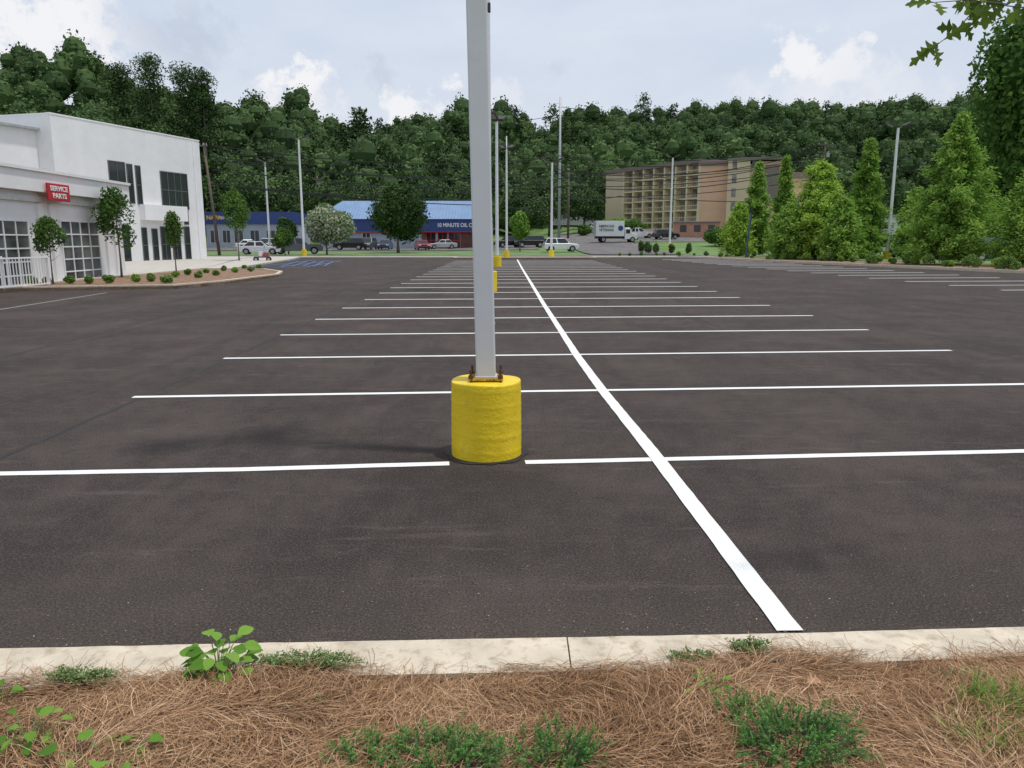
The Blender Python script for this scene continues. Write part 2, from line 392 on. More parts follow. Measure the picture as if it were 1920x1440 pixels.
# markings
def paint(pts,w,z=.004,m='line',name='painted_line',step=.12,jit=.0025):
    P=[Vector((p[0],p[1])) for p in pts]; L=[]; 
    for i in range(len(P)-1):
        n=max(1,min(60,int((P[i+1]-P[i]).length/step)))
        for k in range(n): L.append(P[i].lerp(P[i+1],k/n))
    L.append(P[-1]); b=MB()
    for i,p in enumerate(L):
        d=(L[min(i+1,len(L)-1)]-L[max(i-1,0)]).normalized(); n=Vector((-d.y,d.x))
        for s in (1,-1):
            q=p+n*s*(w/2+random.uniform(-jit,jit)); b.v.append((q.x,q.y,z))
    b.f=[(2*i+1,2*i+3,2*i+2,2*i) for i in range(len(L)-1)]
    return struct(b.build(name,M[m]))
cy_=[3.06,5.73,8.5,11.1,20,30,45,66.8]; cx_=[1.19,1.115,1.005,.94,.83,.74,.60,.45]
for k in range(22):
    yc=5.73+2.74*k*1.0; xc=float(np.interp(yc,cy_,cx_))
    xl=-4.02-.011*(yc-8)+random.uniform(-.04,.04); xr=6.65+(.0 if k else .3)+random.uniform(-.04,.04)
    y=lambda x:yc+LAT*(x-xc)
    w=.10+.0028*max(0,yc-12)
    if k==0:
        paint([(xl,y(xl)-.03),(-2.,y(-2)-.06),(-.47,y(-.47)-.02)],w); paint([(.10,y(.1)-.03),(xr,y(xr))],w)
    else: paint([(xl,y(xl)),(xr,y(xr))],w)
paint(list(zip(cx_,cy_)),.112,.008)
for k in range(18):
    yc=20.5+2.74*k; x0=16.35-.085*(yc-26); 
    xe=float(np.interp(yc,[18,30,39.3,56.6,71],[36,29.5,25.6,20.7,17.3]))-.4
    if xe-x0>7: xe=x0+6.
    if xe-x0>1: paint([(x0,yc),(xe,yc+LAT*(xe-x0))],.11+.0045*max(0,yc-20),.004)
paint([G(-200,612),G(200,549)],.08,.004,'line_old')
for a,b in (((430,500),(560,487)),((470,501),(590,488)),((520,501),(618,489)),((575,500),(640,489)),((430,500),(575,501)),((550,487),(642,489))):
    paint([G(*a),G(*b)],.16,.004 if a[1]!=b[1] else .008,'blue_line')
for i in range(5): paint([G(528+i*20,499),G(560+i*16,490)],.13,.012,'blue_line')
paint([G(-60,884),G(250,752),G(520,631),G(700,548),G(850,492)],.06,.002,'seam_tar','paving_joint',.1,.014)
paint([G(-200,720),G(200,622),G(480,545),G(690,500)],.05,.002,'seam_tar','paving_joint',.1,.014)
paint([G(2100,690),G(1640,610),G(1340,534)],.045,.002,'seam_tar','paving_joint',.1,.012)
cc=Vector((-.2,5.88))
c=MB(); n=40
ring=[(cc.x+math.cos(t)*(.31+.02*math.sin(5*t)+random.uniform(0,.025)),cc.y+math.sin(t)*(.31+random.uniform(0,.035))) for t in [2*math.pi*i/n for i in range(n)]]
struct(c.sheet(ring,.006).build('tar_patch',M['collar']))

# front kerb
kz=.12
def pl(lst,z): return [G(a,b,z) for a,b in lst]
outer=pl([(-400,1228),(0,1213),(500,1202),(1000,1193),(1500,1184),(1920,1172),(2400,1158)],kz)
inner=pl([(-400,1300),(0,1278),(500,1256),(1000,1246),(1500,1234),(1920,1216),(2400,1198)],kz-.005)
def interp_pl(P,x):
    xsx=[p.x for p in P]; return float(np.interp(x,xsx,[p.y for p in P]))
jx=G(1066,1215,kz).x
def front_kerb(xa,xb):
    b=MB(); n=max(4,int((xb-xa)/.06))
    for i in range(n+1):
        x=xa+(xb-xa)*i/n; yo=interp_pl(outer,x)+random.uniform(-.002,.002); yi=interp_pl(inner,x)-.05
        for (yy,zz) in ((yo+.01,-.02),(yo+.004,kz-.02),(yo-.012,kz),((yo+yi)/2,kz+random.uniform(-.001,.001)),(yi,kz-.004),(yi,-.02)): b.v.append((x,yy,zz))
    for i in range(n):
        for k in range(5): b.f.append((6*i+k,6*i+k+1,6*i+k+7,6*i+k+6))
    b.f.append((0,5,4,3,2,1)); b.f.append(tuple(6*n+k for k in range(6)))
    return struct(b.build('kerb',M['curb'],smooth=False))
front_kerb(-6,jx-.003); front_kerb(jx+.003,jx+3.05); front_kerb(jx+3.055,9)
def bedz(x,y):
    e=interp_pl(inner,x)-y
    return .095+.06*float(sstep(0,.5,e))+.018*math.sin(x*3.1+y*2)+.012*math.sin(x*7.3-y*5+1)
b=MB(); nxx=90; nyy=16
for j in range(nyy+1):
    for i in range(nxx+1):
        x=-6+15*i/nxx; y=interp_pl(inner,x)-.03; yy=y-(y+3)*((j/nyy)**1.5); b.v.append((x,yy,bedz(x,yy)+random.uniform(-.006,.006)))
b.f=[(j*(nxx+1)+i,(j+1)*(nxx+1)+i,(j+1)*(nxx+1)+i+1,j*(nxx+1)+i+1) for j in range(nyy) for i in range(nxx)]
struct(b.build('planting_bed',M['straw_under'],smooth=True))
def needles(n,x0,x1):
    x=rng.uniform(x0,x1,n); e=rng.uniform(-.005,1.15,n)**1.0 if False else rng.uniform(.0,1.15,n)
    iy=np.interp(x,[p.x for p in inner],[p.y for p in inner])
    edge=.022*np.sin(x*4.1)+.015*np.sin(x*11.3)
    y=iy-e+np.where(e<.1,-edge,0)
    zz=.095+.06*sstep(0,.5,iy-y)+.018*np.sin(x*3.1+y*2)+.012*np.sin(x*7.3-y*5+1)+rng.uniform(0,1,n)**1.6*.038+.003
    patch=np.sin(x*5+3*np.sin(y*4))*1.3+np.sin(y*9+x*2)
    az=rng.uniform(0,math.pi,n)*.6+patch+rng.normal(size=n)*.5
    near=(e<.10)&(rng.random(n)<.8); az=np.where(near,rng.normal(size=n)*.4+math.pi*(rng.random(n)<.5),az)
    L=rng.uniform(.06,.17,n)*np.where(near,.7,1.); tilt=rng.normal(size=n)*.12; bend=rng.normal(size=n)*.22
    w=rng.uniform(.0005,.00088,n)
    Q=[];p=np.stack([x,y,zz],1)
    for sgm in range(3):
        a=az+bend*(sgm-1)*1.2; tl=tilt-.1*(sgm-1)
        d=np.stack([np.cos(a)*np.cos(tl),np.sin(a)*np.cos(tl),np.sin(tl)],1); q=p+d*(L/3)[:,None]
        s=np.stack([-np.sin(a),np.cos(a),rng.normal(size=n)*.3],1)*w[:,None]
        Q.append(np.stack([p-s,p+s,q+s,q-s],1)); p=q
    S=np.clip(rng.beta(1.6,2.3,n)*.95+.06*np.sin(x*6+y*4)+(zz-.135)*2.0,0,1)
    return np.concatenate(Q),np.concatenate([S]*3)
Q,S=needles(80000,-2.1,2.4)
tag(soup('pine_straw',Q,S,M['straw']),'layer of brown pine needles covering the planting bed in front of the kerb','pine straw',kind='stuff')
n=1800; gx=rng.uniform(-3.2,3.6,n); gy=np.interp(gx,[p.x for p in outer],[p.y for p in outer])+.03+rng.exponential(.35,n)
Q=diamonds(np.stack([gx,gy,np.full(n,.006)],1),rng.normal(size=(n,3))*.3+np.array([0,0,1]),rng.uniform(.0012,.0042,n),.8)
M['grit']=leafmat('grit',(.05,.04,.035),(.22,.19,.15),(.45,.4,.33),0,.9)
tag(soup('gravel',Q,rng.uniform(0,1,n),M['grit']),'loose grit scattered along the foot of the kerb','grit',kind='stuff')

# foreground plants
def leafshape(base,d,up,L,W,kind='heart',fold=.25,droop=.3):
    prof={'heart':[(0,.0),(.02,.62),(.15,.95),(.35,1.),(.6,.72),(.82,.35),(1.,0)],
          'oval':[(0,.05),(.12,.45),(.3,.85),(.5,1.),(.72,.8),(.9,.38),(1,0)],
          'oak':[(0,.03),(.14,.1),(.2,.36),(.28,.5),(.32,.18),(.42,.5),(.5,1.),(.56,.75),(.58,.25),(.68,.4),(.8,.72),(.84,.3),(.92,.25),(1,0)]}[kind]
    d=d.normalized(); s=d.cross(up).normalized(); n=s.cross(d).normalized(); qs=[]
    def pt(t,w,sd): 
        c=base+d*(L*t)-n*(droop*L*t*t); 
        return c+s*(sd*w*W/2)+n*(abs(w)*W/2*fold)
    for sd in (-1,1):
        for (t0,w0),(t1,w1) in zip(prof[:-1],prof[1:]):
            qs.append([pt(t0,0,sd),pt(t1,0,sd),pt(t1,w1,sd),pt(t0,w0,sd)])
    return qs
M['leaf_stem']=mat('green_stem',(.12,.20,.05),.7)
def leafy_weed(px,py,label,n=10,hgt=.16,L=.075,kind='oval',seed=1,spread=.10,wr=.7,m='weed',name='weed'):
    rd=random.Random(seed); p=G(px,py,.12); p.z=bedz(p.x,p.y)
    t=thing(name,label,'weed',p); qs=[];ss=[]; st=MB()
    for i in range(n):
        az=i*2.4+rd.uniform(-.4,.4); f=(i+1)/n; r=spread*rd.uniform(.3,1.); top=Vector((math.cos(az)*r,math.sin(az)*r,hgt*(1.05-.6*f)*rd.uniform(.8,1.1)))
        st.tube([(0,0,-.02),top*.5+Vector((0,0,hgt*.12)),top],[.003,.0022,.0014],5)
        d=Vector((math.cos(az),math.sin(az),rd.uniform(-.1,.35)))
        q=leafshape(top,d,Vector((rd.uniform(-.5,.5),rd.uniform(-.5,.2),1)),L*rd.uniform(.6,1.15),L*wr*rd.uniform(.85,1.1),kind)
        qs+=q; ss+=[rd.uniform(.1,.8)]*len(q)
    st.build('stem',M['leaf_stem'],t); soup('foliage',np.array([[list(v) for v in q] for q in qs]),np.array(ss),M[m],t)
    return t
leafy_weed(412,1272,'bright green broad-leaved weed standing tall at the kerb, left of the yellow base',34,.135,.066,'oval',3,.10)
leafy_weed(60,1425,'bright green leafy weed at the bottom left corner of the bed',14,.13,.045,'oval',5,.09)
leafy_weed(200,1462,'row of heart-shaped green leaves at the lower left edge of the bed',9,.06,.05,'heart',6,.14,1.)
leafy_weed(1756,1222,'tiny green seedling on the kerb edge at right',6,.035,.035,'oval',8,.03)
leafy_weed(1330,1312,'small yellow-green sprout in the pine straw left of the right juniper',14,.07,.03,'oval',9,.07,.5)
leafy_weed(8,1310,'single green leaves poking in from the left edge beside the kerb',5,.06,.04,'oval',10,.05)
def creeper(px,py,rx,ry,n,label,seed,hz=.035,ls=.008):
    r=np.random.default_rng(seed); p=G(px,py,.11); p.z=bedz(p.x,p.y)
    t=thing('creeping_weed',label,'weed',p); Qs=[];Ss=[]; st=MB()
    for i in range(n):
        az=r.uniform(0,6.28); L=r.uniform(.3,1); e=np.array([math.cos(az)*rx*L,math.sin(az)*ry*L,r.uniform(.2,1)*hz])
        s0=e*np.array([.25,.25,0]); k=30; u=r.uniform(0,1,k)[:,None]
        pos=s0+(e-s0)*u+np.array([0,0,1])*(.5*hz*np.sin(u*3.1))+r.normal(size=(k,3))*.006
        Qs.append(diamonds(pos,unit(r.normal(size=(k,3))+np.array([0,-.3,.9])),r.uniform(.6,1.3,k)*ls,.45)); Ss.append(r.uniform(.15,.95,k))
        if i%3==0: st.tube([tuple(s0),tuple((s0+e)/2+np.array([0,0,.4*hz])),tuple(e)],.0012,4)
    st.build('stem',M['leaf_stem'],t); soup('foliage',np.concatenate(Qs),np.concatenate(Ss),M['creep'],t)
creeper(575,1258,.23,.06,90,'feathery grey-green creeping weed along the kerb right of the tall leafy weed',1,.055,.0065)
creeper(150,1285,.17,.05,70,'feathery grey-green creeping weed along the kerb at far left',2,.055,.0065)
creeper(1300,1240,.12,.03,50,'thin creeping weed on the kerb, left of the pair at right',3,.04,.0065)
creeper(1405,1235,.09,.04,50,'thin creeping weed on the kerb, just right of the white line end',4,.06,.0065)
creeper(1800,1290,.12,.08,30,'sparse pale weed in the pine straw at right',5,.04,.0065)
creeper(600,1330,.05,.03,12,'very small creeping sprig in the pine straw below the kerb',6,.03,.0065)
def juniper(px,py,rx,ry,hh,n,label,seed):
    r=np.random.default_rng(seed); p=G(px,py,.14); p.z=bedz(p.x,p.y)
    t=thing('juniper_shrub',label,'shrub',p); Qs=[];Ss=[]; st=MB()
    for i in range(n):
        az=r.uniform(0,6.28); L=r.uniform(.1,1.)**.6; b0=np.array([math.cos(az)*rx*L*.5,math.sin(az)*ry*L*.5,0.])
        out=1.+.4*(r.uniform()<.3)
        e=np.array([math.cos(az)*rx*L*out,math.sin(az)*ry*L*out,hh*r.uniform(.3,1.15)*(1.1-.4*L)])
        c0=r.uniform(-.2,.2)
        st.tube([tuple(b0),tuple((b0+e)/2+np.array([0,0,hh*.1])),tuple(e)],[.002,.0016,.0008],4)
        for sb in range(6):
            f=r.uniform(.3,1.); c=b0+(e-b0)*f; dd=unit(unit(e-b0)+r.normal(size=3)*.45); ln=r.uniform(.02,.05); k=16
            u=np.linspace(0,1,k)[:,None]; ax=c+dd*ln*u
            td=unit(dd*1.1+r.normal(size=(k,3))*.6); pos=ax+td*.003
            Qs.append(diamonds(pos,r.normal(size=(k,3)),r.uniform(.7,1.2,k)*.0058,.3,td)); Ss.append(np.clip(.42+c0+.35*u[:,0]+r.normal(size=k)*.12,0,1))
    st.build('stem',M['trunk'],t); soup('foliage',np.concatenate(Qs),np.concatenate(Ss),M['juniper'],t)
juniper(830,1450,.20,.09,.10,88,'low dark green juniper shrub at the bottom edge, below the yellow base',1)
juniper(1040,1438,.12,.08,.13,60,'upright juniper sprigs at the bottom edge, right part of the central clump',2)
juniper(1490,1428,.19,.13,.13,125,'dense dark green juniper shrub in the pine straw at lower right',3)
juniper(1385,1360,.08,.05,.06,30,'small juniper sprig reaching left from the lower right clump',4)
juniper(690,1448,.10,.06,.07,34,'small juniper sprig at the bottom edge, left end of the central clump',5)
def tuft(px,py,rad,n,hh,label,seed):
    r=random.Random(seed); p=G(px,py,.14); p.z=bedz(p.x,p.y); qs=[];ss=[]
    for i in range(n):
        az=r.uniform(0,6.28); rr=rad*math.sqrt(r.random()); b0=Vector((math.cos(az)*rr,math.sin(az)*rr*.6,-.01)); a2=r.uniform(0,6.28); h=hh*r.uniform(.5,1.1)
        dv=Vector((math.cos(a2),math.sin(a2),0)); s=Vector((-dv.y,dv.x,0))*.0024; prev=b0
        for k in range(1,4):
            t=k/3; q=b0+Vector((0,0,h*t*(1-.25*t)))+dv*(h*.6*t*t); w0=1-(k-1)/3*.6; w1=1-k/3*.9
            qs.append([list(prev-s*w0),list(prev+s*w0),list(q+s*w1),list(q-s*w1)]); prev=q
        ss+=[r.uniform(.0,.6)]*3
    o=soup('grass_tuft',np.array(qs),np.array(ss),M['weed']); o.location=p; tag(o,label,'grass')
tuft(1880,1345,.16,230,.13,'loose green grass tuft at the right edge of the bed',1)
tuft(1855,1420,.14,150,.10,'lower grass tuft in the bottom right corner of the bed',2)
tuft(700,1420,.06,25,.08,'few thin grass blades left of the central juniper',3)
p=G(1510,1300,.17); q=leafshape(Vector((0,0,0)),Vector((1,.3,.1)),Vector((0,-.5,1)),.06,.06,'oak',.35,.2)
o=soup('dead_leaf',np.array([[list(v) for v in f] for f in q]),np.full(len(q),.5),M['deadleaf']); o.location=(p.x,p.y,bedz(p.x,p.y)+.05); tag(o,'dry tan fallen leaf on the pine straw above the right juniper','leaf')

# overhanging oak branch
br=thing('oak_branch','oak branch with lobed green leaves hanging in at the top right corner','branch',at(2050,-120,3.6))
root=br.location.copy(); st=MB(); rd=random.Random(4); qs=[];ss=[]
tw=[[(2050,-120),(1960,-40),(1890,8),(1815,0),(1745,5)],[(1960,-40),(1890,-20),(1840,5),(1790,60),(1745,92)],[(2050,-120),(1990,-10),(1930,15),(1880,10)]]
for k,pts in enumerate(tw):
    P=[at(a,b_,3.6+.1*k)-root for a,b_ in pts]; st.tube(P,[.007,.005,.0035,.0025,.0015][:len(P)],5)
    for i in range(1,len(P)):
        for j in range((7 if i<3 else 5) if k<2 else 3):
            b0=P[i-1].lerp(P[i],rd.random()); d=Vector((rd.uniform(-.8,.6),rd.uniform(-.5,.5),rd.uniform(-.75,.35)))
            q=leafshape(b0,d,Vector((rd.uniform(-.4,.4),-.9,rd.uniform(-.2,.6))),rd.uniform(.08,.125),rd.uniform(.065,.09),'oak',.2,.2)
            qs+=q; ss+=[rd.uniform(.1,.9)]*len(q)
st.build('twig',M['trunk'],br); soup('foliage',np.array([[list(v) for v in f] for f in qs]),np.array(ss),M['overoak'],br)

# ---------------------------------------------------------------- light poles
def lamp_heads(root,h,yaw,s=1.,n=2):
    for i in range(n):
        sg=1 if i==0 else -1
        Rm=Matrix.Rotation(yaw,4,'Z')@Matrix.Translation((sg*.5*s,0,h+.25))@Matrix.Rotation(sg*R(-24),4,'Y')
        MB().box(-.26*s,.26*s,-.2*s,.2*s,-.05,.10,Rm).build('lamp_head',M['lamp'],root,bevel=.02)
        MB().box(-.2*s,.2*s,-.15*s,.15*s,-.062,-.054,Rm).build('lens',M['lens'],root)
    c,sn=math.cos(yaw),math.sin(yaw)
    MB().tube([(-.45*s*c,-.45*s*sn,h+.22),(0,0,h-.05),(.45*s*c,.45*s*sn,h+.22)],.035,6).build('bracket',M['lamp'],root)
LPG='white light poles around the parking lot'
t=thing('light_pole','near white square light pole bolted on a round yellow concrete base','light pole',(cc.x,cc.y,0),0)
bm=MB(); n=96; zsq=[-.03]+[.0145*i for i in range(1,41)]
prof=[(.272-.003*max(z,0)/.58,z) for z in zsq]+[(.2675,.585),(.264,.589)]
for (r,z) in prof:
    for i in range(n):
        a=2*math.pi*i/n; ph=(z+.075*(a/6.283)+.004*math.sin(3*a))/.118; fr=ph-math.floor(ph)
        rr=r+.0014*math.sin(2*a+z*7)+(.0021 if fr<.14 and .03<z<.56 else 0)+random.uniform(-.0006,.0006); bm.v.append((rr*math.cos(a),rr*math.sin(a),z+(.004*math.sin(3*a+1)+random.uniform(-.001,.001) if z>.575 else 0)))
for j in range(len(prof)-1):
    for i in range(n): bm.f.append((j*n+i,j*n+(i+1)%n,(j+1)*n+(i+1)%n,(j+1)*n+i))
bm.f.append(tuple((len(prof)-1)*n+i for i in range(n)))
bo=bm.build('concrete_base',M['yellow'],t,smooth=False)
for i_,p_ in enumerate(bo.data.polygons): p_.use_smooth=len(p_.vertices)==4 and i_<n*(len(prof)-3)
MB().box(-.13,.13,-.13,.13,.600,.616).build('base_plate',M['rust'],t,bevel=.003)
for sx in (-1,1):
    for sy in (-1,1):
        MB().cyl((sx*.112,sy*.112,.58),(sx*.112,sy*.112,.685),.010,n=10).build('anchor_bolt',M['rustdark'],t)
        MB().cyl((sx*.112,sy*.112,.6165),(sx*.112,sy*.112,.642),.02,n=6).build('nut',M['rustdark'],t)
TL=math.tan(R(1.05)); hp=7.7
pm=MB(); w=.074
pm.v=[(x+(-TL*(z-.62)),y,z) for z in (.617,hp) for x,y in ((-w,-w),(w,-w),(w,w),(-w,w))]
pm.f=[(0,1,5,4),(1,2,6,5),(2,3,7,6),(3,0,4,7),(4,5,6,7)]
pm.build('pole',M['pole'],t,bevel=.012,seg=3)
MB().box(-.082,.082,-.082,.082,.617,.626).build('pole_foot',M['pole'],t,bevel=.003)
MB().cyl((w-TL*.4,-.02,1.02),(w-TL*.4+.005,-.02,1.02),.014,n=12).build('plug',M['steel'],t)
MB().box(w-TL*2.62+.002,w-TL*2.62+.022,-.02,.02,3.24,3.30).build('fixture_box',M['lamp'],t,bevel=.004)
before=set(bpy.data.objects); lamp_heads(t,hp,R(30),.85)
for o in set(bpy.data.objects)-before: o.location=(-TL*(hp-.6),0,0)
def light_pole(px,base_y,top_y,label,Y=None,yaw=0.,w=.15,base=True,br_=.27):
    if Y is None: Y=float(G(960,base_y).y)
    x=(px-960)/K*Y; z=float(tz(x,Y)); h=at(px,top_y,Y).z-z
    t=thing('light_pole',label,'light pole',(x,Y,z),0,LPG)
    if base: MB().cyl((0,0,-.1),(0,0,.66),br_,n=24).build('concrete_base',M['yellow_far'],t,bevel=.02)
    MB().box(-.14,.14,-.14,.14,.662,.685).build('base_plate',M['rustdark'],t)
    MB().cyl((0,0,.686 if base else 0),(0,0,h),w*.72,w*.52,8).build('pole',M['polefar'],t)
    lamp_heads(t,h,yaw,1.35)
light_pole(916,546,-160,'second light pole in the row, hidden behind the near pole above its yellow base',Y=25.3,yaw=.3)
light_pole(932,500,228,'light pole on a yellow base just right of the near pole',yaw=1.2)
light_pole(950,484,280,'light pole beyond, slightly right of the third yellow base',yaw=.9)
light_pole(1034,482,305,'light pole on a yellow base at the far kerb, left of the tall steel mast',yaw=.1,w=.17)
light_pole(569,480,262,'tall light pole behind the white building, left of the round-headed myrtle tree',yaw=.1,w=.18)
light_pole(505,477,305,'shorter light pole in front of the blue shop at left',yaw=0,w=.18)
light_pole(1666,488,240,'tall light pole between the two cypresses on the right, twin floodlights on top',yaw=.1,w=.2)
light_pole(1256,0,296,'light pole standing in front of the balconied hotel',Y=112,yaw=.1,w=.22)

# utility poles & wires
def util(px,top,Y,label,r=.15,m='wood',arms=(),lean=0.,name='utility_pole',trans=0):
    x=(px-960)/K*Y; z=float(tz(x,Y)); h=at(px,top,Y).z-z
    t=thing(name,label,'pole',(x,Y,z)); MB().tube([(0,0,-.2),(lean*.5,0,h*.5),(lean,0,h)],[r*1.2,r,r*.7],8).build('pole',M[m],t,smooth=True)
    for dz,L in arms:
        MB().box(lean-L/2,lean+L/2,-.2,-.08,h-dz-.07,h-dz+.07).build('crossarm',M['wood'],t)
        for k in range(3):
            xx=lean-L/2+.1+(L-.2)*k/2; MB().cyl((xx,-.14,h-dz+.07),(xx,-.14,h-dz+.28),.05,.03,8).build('insulator',M['steel'],t)
    for k in range(trans): MB().cyl((lean+.45,-.1,h-2.4),(lean+.45,-.1,h-1.5),.25,n=12).build('transformer',M['steel'],t,bevel=.03)
util(410,268,84,'leaning wooden utility pole beside the right end of the white building',.15,'wood',((.3,.9),),-.9)
util(1048,182,140,'very tall slim steel mast left of the hotel',.22,'steel',())
util(1065,315,150,'wooden utility pole just right of the tall steel mast',.2,'wood',((.5,2.2),))
util(1535,266,130,'wooden utility pole with crossarm above the cypresses at right',.17,'wood',((.4,2.4),(1.7,2.4)),0,'utility_pole',1)
util(600,330,165,'distant utility pole between the myrtle tree and the wooded hill',.16,'wood',((.5,2.2),),0,'utility_pole',1)
util(950,255,128,'slim steel pole behind the near light poles',.13,'steel',())
WG='overhead wires'
def wire(pts,lab,sag=1.2,r=.085):
    b=MB()
    for (a,b0,Ya),(c,d,Yb) in zip(pts[:-1],pts[1:]):
        A=at(a,b0,Ya); B=at(c,d,Yb); P=[]
        for k in range(17):
            u=k/16; q=A.lerp(B,u); q.z-=sag*4*u*(1-u); P.append(q)
        b.tube(P,r,4)
    tag(b.build('overhead_wire',M['wire']),lab,'wire',WG)
labw='thin black overhead wire strung across the wooded hill'
for dy in (0,9,22): wire([(398,272+dy,84),(1048,292+dy*1.2,130),(1535,272+dy,130),(2050,290+dy,100)],labw,1.6,.075)
for dy in (0,14,34): wire([(398,300+dy*1.3,84),(1065,335+dy,130),(1535,300+dy,130)],labw,1.,.075)
for dy in (0,10,26): wire([(600,338+dy,140),(1065,322+dy,130),(1535,282+dy,130)],labw,2.)
wire([(1048,200,140),(1535,225,150),(2100,235,140)],labw,1.,.05); wire([(1048,215,140),(500,240,150)],labw,2.,.05)
wire([(1065,372,150),(1160,368,160),(1500,378,150)],labw,.4); wire([(398,345,84),(930,385,126),(1065,388,150)],labw,.5)

# ---------------------------------------------------------------- vehicles
def pane_on(mb,c,ins=.07,off=.006):
    c=[Vector(p) for p in c]; n=(c[1]-c[0]).cross(c[3]-c[0]).normalized()
    out=[]
    for i,p in enumerate(c):
        e1=(c[(i+1)%4]-p).normalized(); e2=(c[i-1]-p).normalized(); out.append(p+(e1+e2)*ins+n*off)
    back=[p-n*(off+.01) for p in out]
    mb.add(out+back,[(0,1,2,3),(4,7,6,5),(0,4,5,1),(1,5,6,2),(2,6,7,3),(3,7,4,0)])
def vehicle(name,label,cat,px,Y,kind,paintk,heading,group='parked vehicles',x=None):
    x=(px-960)/K*Y if x is None else x; z=float(tz(x,Y))+.06
    t=thing(name,label,cat,(x,Y,z),heading,group)
    L,W,zb,zh,zr,wr={'sedan':(4.7,1.8,.24,.92,1.44,.33),'suv':(4.7,1.88,.30,1.06,1.76,.38),'pickup':(5.6,1.95,.38,1.12,1.85,.40),'van':(5.2,1.95,.30,1.1,1.95,.36)}[kind]
    h=L/2; wx=(-h+.95,h-.92)
    def arch(cx):
        r=wr+.06; return [(cx-r*math.cos(a),zb+ (r*math.sin(a))*1.0+ (wr-zb)*.6) for a in [math.pi*k/8 for k in range(9)]]
    pts=[(-h+.05,zb+.08)]+[(arch(wx[0])[0][0],zb)]+arch(wx[0])+[(arch(wx[0])[-1][0],zb),(arch(wx[1])[0][0],zb)]+arch(wx[1])+[(arch(wx[1])[-1][0],zb),(h-.08,zb+.05),(h,zb+.3)]
    if kind=='sedan': top=[(h-.05,.68),(h-.35,.80),(.95,zh),(-h+1.0,zh+.02),(-h+.1,zh),(-h,zh-.3)]
    elif kind=='pickup': top=[(h-.02,.95),(h-.25,zh-.02),(1.0,zh+.02),(-h+.02,zh+.02),(-h,zh-.3)]
    else: top=[(h-.03,.86),(h-.25,.98),(1.15,zh),(-h+.12,zh),(-h,zh-.4)]
    MB().prism(pts+top,-W/2,W/2).build('body',M[paintk],t,bevel=.07,seg=3)
    MB().box(-h+.35,h-.4,-W/2+.12,W/2-.12,zb+.02,zb+.45).build('underbody',M['plastic'],t)
    if kind=='sedan': c=(-h+.55,.98,-h+1.25,.25)
    elif kind=='pickup': c=(-.95,1.15,-.75,.35)
    elif kind=='van': c=(-h+.08,1.6,-h+.25,.95)
    else: c=(-h+.1,1.2,-h+.45,.45)
    x0,x1,x2,x3=c; wb=W/2-.05; wt=W/2-.22
    v=[(x0,-wb,zh-.03),(x1,-wb,zh-.03),(x1,wb,zh-.03),(x0,wb,zh-.03),(x2,-wt,zr),(x3,-wt,zr),(x3,wt,zr),(x2,wt,zr)]
    MB().add(v,[(0,3,2,1),(4,5,6,7),(0,1,5,4),(1,2,6,5),(2,3,7,6),(3,0,4,7)]).build('roof',M[paintk],t,bevel=.05,seg=2)
    V=[Vector(p) for p in v]
    for quad_,nm in (((1,2,6,5),'windscreen'),((3,0,4,7),'rear_window')):
        g_=MB(); pane_on(g_,[V[i] for i in quad_],.09,.012); g_.build(nm,M['glass'],t)
    for (a,b_,c_,d) in ((0,1,5,4),(2,3,7,6)):
        for f0,f1 in (((.0,.5),(.5,1.)) if kind!='pickup' else ((.0,.42),(.42,1.))):
            A,B,C,D=V[a],V[b_],V[c_],V[d]
            if a==2: f0,f1=1-f1,1-f0
            g_=MB(); pane_on(g_,[A.lerp(B,f0),A.lerp(B,f1),D.lerp(C,f1),D.lerp(C,f0)],.075,.012); g_.build('side_window',M['glass'],t)
    for cx in wx:
        for sy in (-1,1):
            y0=sy*(W/2-.2); y1=sy*(W/2+.0)
            w_=MB().cyl((cx,y0,wr),(cx,y1,wr),wr,n=20).build('wheel',M['rubber'],t,bevel=.03)
            MB().cyl((cx,y1-sy*.02,wr),(cx,y1+sy*.012,wr),wr*.62,n=14).build('rim',M['rim'],w_)
    for sy in (-1,1):
        MB().box(h-.16,h+.012,sy*(W/2-.42),sy*(W/2-.06),.62 if kind=='sedan' else .76,.74 if kind=='sedan' else .92).build('headlight',M['head'],t,bevel=.02)
        MB().box(-h-.012,-h+.1,sy*(W/2-.3),sy*(W/2-.05),zh-.36,zh-.12).build('taillight',M['tail'],t,bevel=.02)
        MB().box(x1-.45,x1-.25,sy*(W/2+.02),sy*(W/2+.2),zh,zh+.14).build('mirror',M[paintk],t,bevel=.03)
    MB().box(h-.10,h+.03,-W/2+.1,W/2-.1,zb+.08,zb+.26).build('bumper',M['plastic'],t,bevel=.03)
    MB().box(h-.05,h+.006,-.45,.45,.58,.76).build('grille',M['plastic'],t)
    if kind=='pickup':
        MB().box(-h+.12,-1.0,-W/2+.14,W/2-.14,zh+.022,zh+.05).build('bed_cover',M['plastic'],t)
    return t
vehicle('parked_car','white sedan parked at the blue shop, leftmost of the white cars','car',487,88,'sedan','car_white',R(8))
vehicle('parked_suv','white SUV parked at an angle right behind the white sedan at left','car',517,112,'suv','car_white',R(60))
vehicle('parked_pickup','dark grey pickup parked under the myrtle tree at left','pickup',557,90,'pickup','car_grey',R(12))
vehicle('parked_suv','black SUV parked outside the blue shop, left of the magnolia','car',655,118,'suv','car_black',R(185))
vehicle('parked_suv','dark SUV parked beside the magnolia trunk','car',690,120,'suv','car_grey',R(265))
vehicle('parked_car','dark blue car partly behind the magnolia','car',722,121,'sedan','car_blue',R(270))
vehicle('parked_car','red car parked in front of the oil change bays','car',791,119,'sedan','car_red',R(285))
